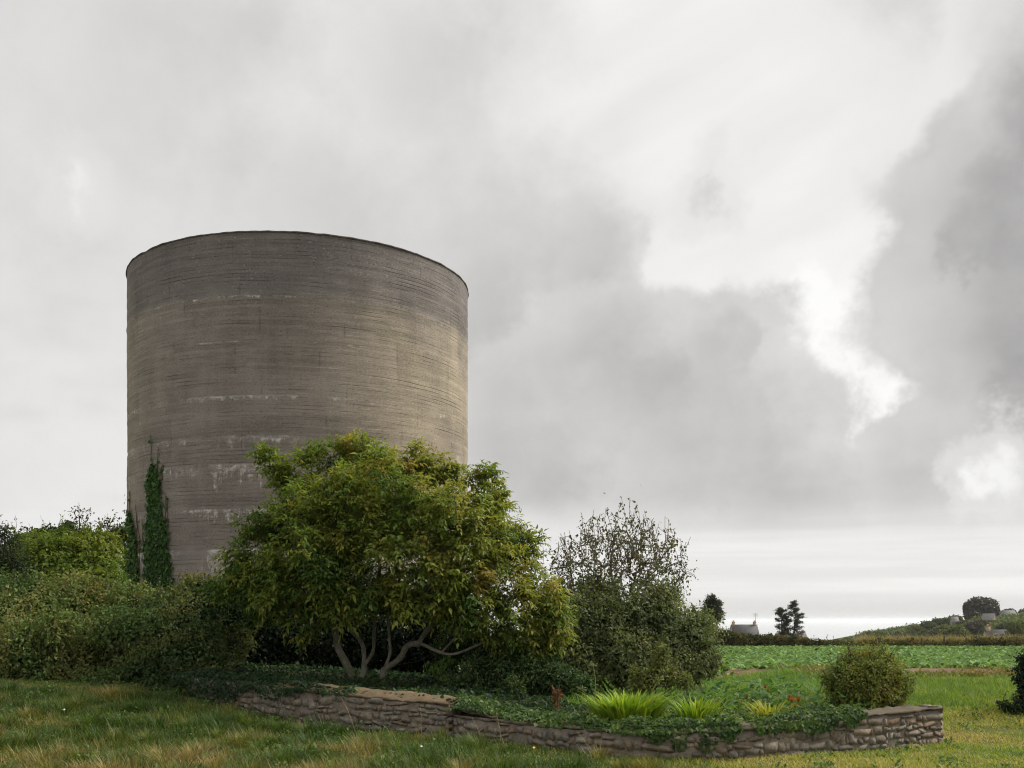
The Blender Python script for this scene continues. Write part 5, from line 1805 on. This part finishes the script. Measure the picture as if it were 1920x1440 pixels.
# ------------------------------------------------------------------ distant trees
def conifer(name, label, px, Y, top, tops, halfw, seed, n, palette, gap=0.3, group=None):
    """spreading pine: whorled branches with tufts; tops: list of (dx px, top py, half width px)"""
    x, gz = gbase(px, Y)
    root = thing(name, label, 'tree', (x, Y, gz), group)
    r = np.random.default_rng(seed)
    tb = Tubes()
    P, D = [], []
    for (dx, tp, hw, low) in tops:
        X0 = at(px + dx, 0, Y)[0]
        zt = at(0, tp, Y)[2]
        zl = at(0, low, Y)[2]
        tb.add(curve([(x + (X0 - x) * 0.3, Y, gz - 0.3), (X0, Y, (gz + zt) / 2), (X0 + 0.05, Y, zt)], 5), np.linspace(0.22, 0.03, 11), 7)
        H = zt - zl
        W = hw * Y / FPX
        nb = int(20 + H * 4)
        for i in range(nb):
            t = (i + r.random()) / nb
            z = zl + H * t
            ln = W * (1.0 - 0.7 * t ** 1.6) * r.uniform(0.4, 1.25)
            a = r.uniform(0, 6.28)
            s = np.array([X0, Y, z])
            e = s + np.array([math.cos(a) * ln, math.sin(a) * ln, ln * r.uniform(0.05, 0.45)])
            tb.add(curve([s, (s + e) / 2 + np.array([0, 0, -0.08 * ln]), e], 3), np.linspace(0.06, 0.015, 7), 4)
            k = int(n / nb / len(tops))
            tt = np.clip(r.beta(2.2, 1.0, (k, 1)), gap, 1)
            P.append(s + (e - s) * tt + r.normal(0, 0.2, (k, 3)) * np.array([1.2, 1.2, 0.6]))
            D.append(np.tile((e - s) / ln, (k, 1)))
    P, D = np.concatenate(P), np.concatenate(D)
    ax = unit(D + r.normal(0, 0.45, P.shape) + np.array([0, 0, 0.25]))
    L = r.uniform(0.2, 0.42, len(P))
    v, f = leaves(P, ax, unit(np.array([0, 0, 1.0]) + r.normal(0, 0.4, P.shape)), L, L * 0.4, DIAMOND)
    obj('crown', make_mesh('crown', local(root, v), f, tint=rep(pick(palette, len(P), 0.2), DIAMOND)), LEAFD, root)
    obj('trunk', tb.mesh('trunk', root), TWIG, root)


CON = [(0.03, 0.038, 0.028), (0.05, 0.058, 0.038), (0.07, 0.075, 0.048)]
conifer('pine_tree', 'twin topped pine standing alone against the sea', 1480, 210.0, 1127, [(-14, 1142, 17, 1194), (10, 1128, 18, 1194)], 20, 121, 11000, CON, 0.25)
conifer('cypress_tree', 'compact dark conifer behind the right end of the shrubs', 1336, 150.0, 1117, [(0, 1118, 17, 1165), (-7, 1126, 13, 1165), (8, 1128, 12, 1165), (0, 1124, 16, 1172)], 17, 123, 9000, CON, 0.1)


def round_tree_mesh(seed, n, leaf, palette, lobes=9, squash=0.8):
    """unit tree crown, radius about 1, base at z=0"""
    r = np.random.default_rng(seed)
    bl = [((0, 0, 0.85), (0.62, 0.62, 0.62))]
    for i in range(lobes):
        a = r.uniform(0, 6.28)
        d = r.uniform(0.25, 0.6)
        bl.append(((math.cos(a) * d, math.sin(a) * d, r.uniform(0.45, 1.25)), (r.uniform(0.3, 0.48),) * 3))
    p, d = blob_points(bl, n, shell=(0.85, 1.08), lump=0.12, inner=0.05, cull=0.8, seed=seed)
    p[:, 2] = np.maximum(p[:, 2], 0.02) * squash
    return foliage_mesh('crown', p, d, leaf, palette, DIAMOND, None, 0.3, 0.75, seed, scale=0.35, spread=0.3)


def round_tree_trunk():
    tb = Tubes()
    tb.add(curve([(0, 0, -0.25), (0.02, 0, 0.3), (0, 0.02, 0.9)], 4), np.linspace(0.07, 0.03, 9), 7)
    for k in range(5):
        a = k * 1.26
        tb.add(curve([(0, 0, 0.3), (math.cos(a) * .2, math.sin(a) * .2, 0.55), (math.cos(a) * .45, math.sin(a) * .45, 0.85)], 3), np.linspace(0.035, 0.012, 7), 5)
    return tb.mesh('trunk')


def build_hill_trees():
    pal = {'g': [(0.05, 0.075, 0.035), (0.075, 0.105, 0.045), (0.10, 0.13, 0.055)], 'b': [(0.055, 0.05, 0.045), (0.07, 0.065, 0.055), (0.09, 0.08, 0.065)],  # crown colours lightened, part of the distance haze is painted in
           'y': [(0.09, 0.115, 0.04), (0.12, 0.14, 0.05), (0.15, 0.16, 0.06)], 'o': [(0.06, 0.07, 0.035), (0.10, 0.095, 0.045), (0.14, 0.11, 0.05)]}
    src = {}
    for i, (k, p) in enumerate(pal.items()):
        src[k] = [round_tree_mesh(130 + i * 3 + j, 3000, 0.13, p) for j in range(2)]
        for me in src[k]:
            me.materials.append(LEAFD)
    tm = round_tree_trunk()
    tm.materials.append(TWIG)
    G1 = 'trees on the hill and at its foot'
    # px, foot or centre py, distance, radius px, height px, kind, label
    T = [
        (1840, 1152, 400, 34, 33, 'b', 'large dark domed tree crowning the hill'),
        (1818, 1146, 405, 14, 18, 'b', 'small dark tree touching the left flank of the domed tree'),
        (1893, 1158, 430, 18, 17, 'b', 'dark tree behind the upper gabled roof on the hill'),
        (1932, 1160, 430, 24, 22, 'b', 'dark tree on the hill cut off by the right edge of the picture'),
        (1618, 1205, 300, 20, 18, 'o', 'leftmost low olive tree at the foot of the hill'),
        (1645, 1206, 300, 24, 22, 'g', 'low spreading green tree second from the left at the hill foot'),
        (1684, 1208, 280, 14, 24, 'b', 'small dark tree between the low green trees at the hill foot'),
        (1668, 1208, 320, 15, 20, 'o', 'low olive tree left of the small dark one at the hill foot'),
        (1706, 1204, 340, 18, 22, 'g', 'green bush right of the small dark tree'),
        (1722, 1196, 360, 20, 24, 'o', 'olive bush on the lower hillside'),
        (1742, 1184, 380, 20, 20, 'g', 'green bush halfway up the hillside slope'),
        (1765, 1176, 385, 22, 18, 'g', 'broad green bush on the upper hillside left of the domed tree'),
        (1790, 1170, 390, 20, 18, 'o', 'olive bush just left of the small pale roof'),
        (1738, 1202, 300, 18, 22, 'g', 'green tree above the fence posts'),
        (1760, 1204, 280, 20, 22, 'b', 'dull brown green tree above the third fence post'),
        (1790, 1203, 260, 30, 30, 'y', 'broad light green tree at the hill foot'),
        (1768, 1190, 340, 20, 20, 'y', 'light green tree behind the broad light one'),
        (1822, 1196, 300, 26, 32, 'b', 'dull brown tree below the domed tree'),
        (1850, 1200, 250, 17, 22, 'g', 'green tree touching the left gable of the dormer house'),
        (1858, 1176, 340, 20, 14, 'o', 'olive hedge tree below the sunlit gable'),
        (1885, 1182, 300, 18, 16, 'g', 'green tree between the two upper houses'),
        (1906, 1196, 190, 16, 30, 'y', 'loose pale green tree in front of the dormer house'),
        (1838, 1176, 330, 16, 16, 'o', 'small olive tree left of the sunlit gable'),
        (1930, 1200, 190, 18, 34, 'g', 'green tree right of the dormer house, mostly out of the picture'),
        (1806, 1178, 370, 16, 14, 'b', 'dull tree under the small pale roof'),
    ]
    for i, (px, py, Y, rp, hp, k, lab) in enumerate(T):
        x = (px - HX) * Y / FPX
        zb = float(ground_z(x, Y)) - 0.3
        foot = at(px, py, Y)[2]
        top = foot + hp * Y / FPX
        zb = min(zb, foot)
        rr = rp * Y / FPX
        root = thing('hill_tree', lab, 'tree', (x, Y, zb), G1)
        hh = top - zb
        o = obj('crown', src[k][i % 2], None, root)
        ch = min(hp * Y / FPX * 1.5, hh)
        o.scale = (rr * 1.05, rr * 1.05, ch / 1.33)
        o.location = (0, 0, hh - ch)
        o.rotation_euler = (0, 0, i * 1.7)
        t = obj('trunk', tm, None, root)
        t.scale = (rr * 0.8, rr * 0.8, max(hh / 1.5, 0.5))
        t.rotation_euler = (0, 0, i * 0.9)
    # scrub covering the slope, haze painted into its paler leaf colours
    n = 60000
    x = rng.uniform(112, 235, n)
    y = rng.uniform(300, 470, n)
    P2 = np.stack([x, y], -1)
    h = 1.0 + 0.8 * np.maximum(sn(P2, 5.0, 141), -0.6) + 0.5 * sn(P2, 2.0, 142)
    z = ground_z(x, y) + np.maximum(h, 0.2) * rng.uniform(0.6, 1.0, n)
    P = np.stack([x, y, z], -1)
    me = foliage_mesh('hill_scrub', P, unit(np.array([0, -0.5, 1.0]) + rng.normal(0, 0.4, (n, 3))), 0.75, [(0.07, 0.105, 0.042), (0.105, 0.145, 0.055), (0.15, 0.155, 0.06)], DIAMOND, None, 0.3, 0.8, 143, scale=7.0)
    obj('hill_scrub', me, LEAFD, label='green scrub covering the hillside slope', cat='scrub', kind='stuff')


build_hill_trees()

# ------------------------------------------------------------------ houses
SLATE = plain('slate_roof', (0.095, 0.093, 0.093), 0.7, 0.3, 0.15, 3)
SLATEP = plain('pale_slate_roof', (0.21, 0.205, 0.20), 0.75, 0.3, 0.15, 3)
RENDERW = plain('pale_render', (0.34, 0.32, 0.29), 0.9, 0.1, 0.12, 2)
STONEH = plain('warm_house_stone', (0.40, 0.29, 0.20), 0.9, 0.1, 0.25, 3)
GLASS = plain('dark_window_glass', (0.03, 0.035, 0.04), 0.12, 0.5, 0.1, 3)
FRAME = plain('white_window_frame', (0.7, 0.7, 0.68), 0.6, 0.3, 0.05, 5)
METAL = plain('aerial_metal', (0.15, 0.15, 0.15), 0.5, 0.4, 0.1, 5)


def boxv(x0, x1, y0, y1, z0, z1):
    v = np.array([(x, y, z) for z in (z0, z1) for (x, y) in ((x0, y0), (x1, y0), (x1, y1), (x0, y1))], float)
    f = np.array([(3, 2, 1, 0), (4, 5, 6, 7), (0, 1, 5, 4), (1, 2, 6, 5), (2, 3, 7, 6), (3, 0, 4, 7)])
    return v, f


def boxes(name, lst, matr, parent):
    V, F, o = [], [], 0
    for b in lst:
        v, f = boxv(*b)
        V.append(v); F.append(f + o); o += 8
    return obj(name, make_mesh(name, np.concatenate(V), np.concatenate(F)), matr, parent)


def house(name, label, cx, Y, gz, w, d, eave, ridge, roofm, wallm, rot=0.0, chims=(), dormers=(), aerial=False, wins=(), group='houses beyond the field'):
    """gabled house, ridge along local x; front faces local -y"""
    root = thing(name, label, 'house', (cx, Y, gz), group)
    root.rotation_euler = (0, 0, rot)
    hw, hd = w / 2, d / 2
    v = [(-hw, -hd, -3), (hw, -hd, -3), (hw, hd, -3), (-hw, hd, -3), (-hw, -hd, eave), (hw, -hd, eave), (hw, hd, eave), (-hw, hd, eave), (-hw, 0, ridge - 0.12), (hw, 0, ridge - 0.12)]
    F = [np.array([(0, 1, 5, 4), (2, 3, 7, 6)]), np.array([(1, 2, 6, 9, 5), (3, 0, 4, 8, 7)])]
    obj('wall', make_mesh('wall', np.array(v, float), F), wallm, root)
    ov, t = 0.25, 0.16
    sl = (ridge - eave) / hd
    V, F = [], []
    for s in (-1, 1):
        o = len(V)
        for x in (-hw - 0.12, hw + 0.12):
            V += [(x, s * (hd + ov), eave - sl * ov), (x, s * (hd + ov), eave - sl * ov + t), (x, 0, ridge), (x, 0, ridge + t)]
        F += [(o + 1, o + 5, o + 7, o + 3), (o, o + 2, o + 6, o + 4), (o, o + 4, o + 5, o + 1), (o, o + 1, o + 3, o + 2), (o + 4, o + 6, o + 7, o + 5)]
    rf = obj('roof', make_mesh('roof', np.array(V, float), np.array(F)), roofm, root)
    for (x, h) in chims:
        c = boxes('chimney', [(x - .4, x + .4, -.35, .35, ridge - 0.9, ridge + h), (x - .46, x + .46, -.41, .41, ridge + h + 0.002, ridge + h + 0.12), (x - .22, x - .02, -.1, .1, ridge + h + 0.124, ridge + h + .5), (x + .05, x + .25, -.1, .1, ridge + h + 0.124, ridge + h + .5)], STONEH, rf)
    if aerial:
        tb = Tubes()
        x = chims[-1][0]
        zc = ridge + chims[-1][1]
        tb.add([(x + .3, 0, zc), (x + .3, 0, zc + 2.6)], [0.05, 0.04], 6)
        for k in range(5):
            zz = zc + 1.7 + 0.18 * k
            tb.add([(x - .35, 0, zz), (x + .95, 0, zz)], [0.02, 0.02], 4)
        obj('aerial', tb.mesh('aerial'), METAL, rf)
    for (x, zc) in dormers:
        yf = -(ridge - zc) / sl - 0.5
        dm = boxes('dormer', [(x - .62, x + .62, yf, yf + 2.0, zc - 0.3, zc + 0.95)], wallm, root)
        vv = np.array([(x - .8, yf - .15, zc + .9), (x + .8, yf - .15, zc + .9), (x, yf - .15, zc + 1.5), (x - .8, yf + 2.6, zc + .9), (x + .8, yf + 2.6, zc + .9), (x, yf + 2.6, zc + 1.5)])
        obj('dormer_roof', make_mesh('dormer_roof', vv, [np.array([(0, 3, 5, 2), (1, 2, 5, 4), (0, 1, 4, 3)]), np.array([(0, 2, 1), (3, 4, 5)])]), roofm, dm)
        boxes('pane', [(x - .42, x - .03, yf - .03, yf + .02, zc - .05, zc + .78), (x + .03, x + .42, yf - .03, yf + .02, zc - .05, zc + .78)], GLASS, dm)
    for (x, z, ww, hh) in wins:
        wd = boxes('window', [(x - ww / 2 - .08, x + ww / 2 + .08, -hd - .05, -hd + .02, z - .08, z + hh + .08)], FRAME, root)
        boxes('pane', [(x - ww / 2, x + ww / 2, -hd - .07, -hd - .03, z, z + hh)], GLASS, wd)
    return root


def build_houses():
    def ridge_house(name, label, pxl, pxr, py_ridge, Y, eave_drop, d, **k):
        x0, x1 = at(pxl, 0, Y)[0], at(pxr, 0, Y)[0]
        z = at(0, py_ridge, Y)[2]
        w = x1 - x0
        gz = z - eave_drop - 3.2
        return house(name, label, (x0 + x1) / 2, Y + d / 2, gz, w, d, 3.2, 3.2 + eave_drop, **k)
    ridge_house('house', 'grey slate roofed house with two end chimneys and an aerial', 1376, 1424, 1172, 300.0, 3.0, 7.0, roofm=SLATE, wallm=RENDERW, chims=((-3.0, .8), (3.0, .8)), aerial=True, wins=((-2, .9, 1, 1.3), (2, .9, 1, 1.3)))
    ridge_house('house', 'low grey roofed house with one chimney below the twin topped pine', 1462, 1518, 1189, 240.0, 2.2, 7.0, roofm=SLATE, wallm=RENDERW, chims=((2.7, .5),), wins=((-2, .9, 1, 1.3), (1, .9, 1, 1.3)))
    ridge_house('house', 'grey slate house with three dormer windows and a pale chimney at the right edge', 1862, 1930, 1182, 230.0, 4.2, 8.4, roofm=SLATE, wallm=RENDERW, rot=0.03, chims=((-3.2, .8),), dormers=((-2.3, 5.3), (-0.8, 5.3), (0.8, 5.3)), wins=((-2.3, .8, 1, 1.3), (2.3, .8, 1, 1.3)))
    ridge_house('house', 'pale roofed house with a warm sunlit gable below the domed tree', 1852, 1873, 1151, 350.0, 3.2, 6.5, roofm=SLATEP, wallm=STONEH, rot=-0.75, wins=((-.8, 1, .9, 1.2), (1.0, 1, .9, 1.2)))
    ridge_house('house', 'pale grey roofed house on the hill right of the domed tree', 1886, 1912, 1145, 380.0, 4.0, 7.0, roofm=SLATEP, wallm=RENDERW, rot=0.2, wins=((-1, 1, 1, 1.2), (1.2, 1, 1, 1.2)))
    ridge_house('house', 'tiny pale roof among the trees left of the domed tree', 1789, 1801, 1157, 375.0, 1.8, 5.0, roofm=SLATEP, wallm=RENDERW, rot=-0.2, wins=((0, 1, .9, 1.2),))
    ridge_house('barn', 'long low pale roofed barn just beyond the dry grass', 1806, 1876, 1200, 170.0, 1.2, 6.0, roofm=SLATEP, wallm=RENDERW, wins=((-1.5, .9, .8, 1.0), (1.5, .9, .8, 1.0)))


build_houses()

# ------------------------------------------------------------------ birds
def build_birds():
    m = plain('bird_feather', (0.12, 0.12, 0.13), 0.8, 0.1, 0.2, 30)
    V = np.array([(0, -.28, 0), (.05, -.16, .02), (.06, 0, .02), (.03, .2, .01), (0, .34, .02), (-.03, .2, .01), (-.06, 0, .02), (-.05, -.16, .02), (0, -.1, -.05), (0, .08, -.05),
                  (.30, -.06, .16), (.62, .06, .10), (.28, .08, .15), (-.30, -.06, .16), (-.62, .06, .10), (-.28, .08, .15), (0, -.1, .06), (0, .08, .05)], float)
    F = np.array([(0, 16, 1), (0, 7, 16), (1, 16, 17), (1, 17, 2), (2, 17, 3), (3, 17, 4), (4, 17, 5), (5, 17, 6), (6, 17, 7), (7, 17, 16), (0, 1, 8), (0, 8, 7), (1, 2, 9), (1, 9, 8), (2, 3, 9), (3, 4, 9), (4, 5, 9), (5, 6, 9), (6, 7, 8), (6, 8, 9),
                  (1, 10, 12), (1, 12, 2), (10, 11, 12), (7, 15, 13), (7, 6, 15), (13, 15, 14)])
    me = make_mesh('bird', V, F)
    me.materials.append(m)
    for (px, py, Y, rz, rx, ry, lab) in ((1201, 911, 48, 0.3, 0.4, 1.1, 'small dark bird in the sky right above the half bare tree'), (1133, 925, 52, 1.0, 0.2, 0.3, 'smaller dark bird in the sky just left above the half bare tree')):
        o = obj('bird', me, None, label=lab, cat='bird', group='birds in the sky')
        o.location = tuple(at(px, py, Y))
        o.rotation_euler = (rx, ry, rz)
        o.scale = (0.22, 0.22, 0.22)


build_birds()

# ------------------------------------------------------------------ sea haze
def build_haze():
    m, g = mat('thin_sea_haze')
    pv = g.node('ShaderNodeVolumePrincipled', {'Color': (0.93, 0.95, 0.97, 1), 'Density': 0.00012, 'Anisotropy': 0.7})
    g.t.links.new(pv.outputs[0], g.out.inputs['Volume'])
    v, f = boxv(-95000, 95000, -1000, 95000, -42.0, 13.6)
    obj('haze', make_mesh('haze', v, f), m, label='thin pale sea haze over the whole landscape', cat='haze', kind='stuff')


build_haze()
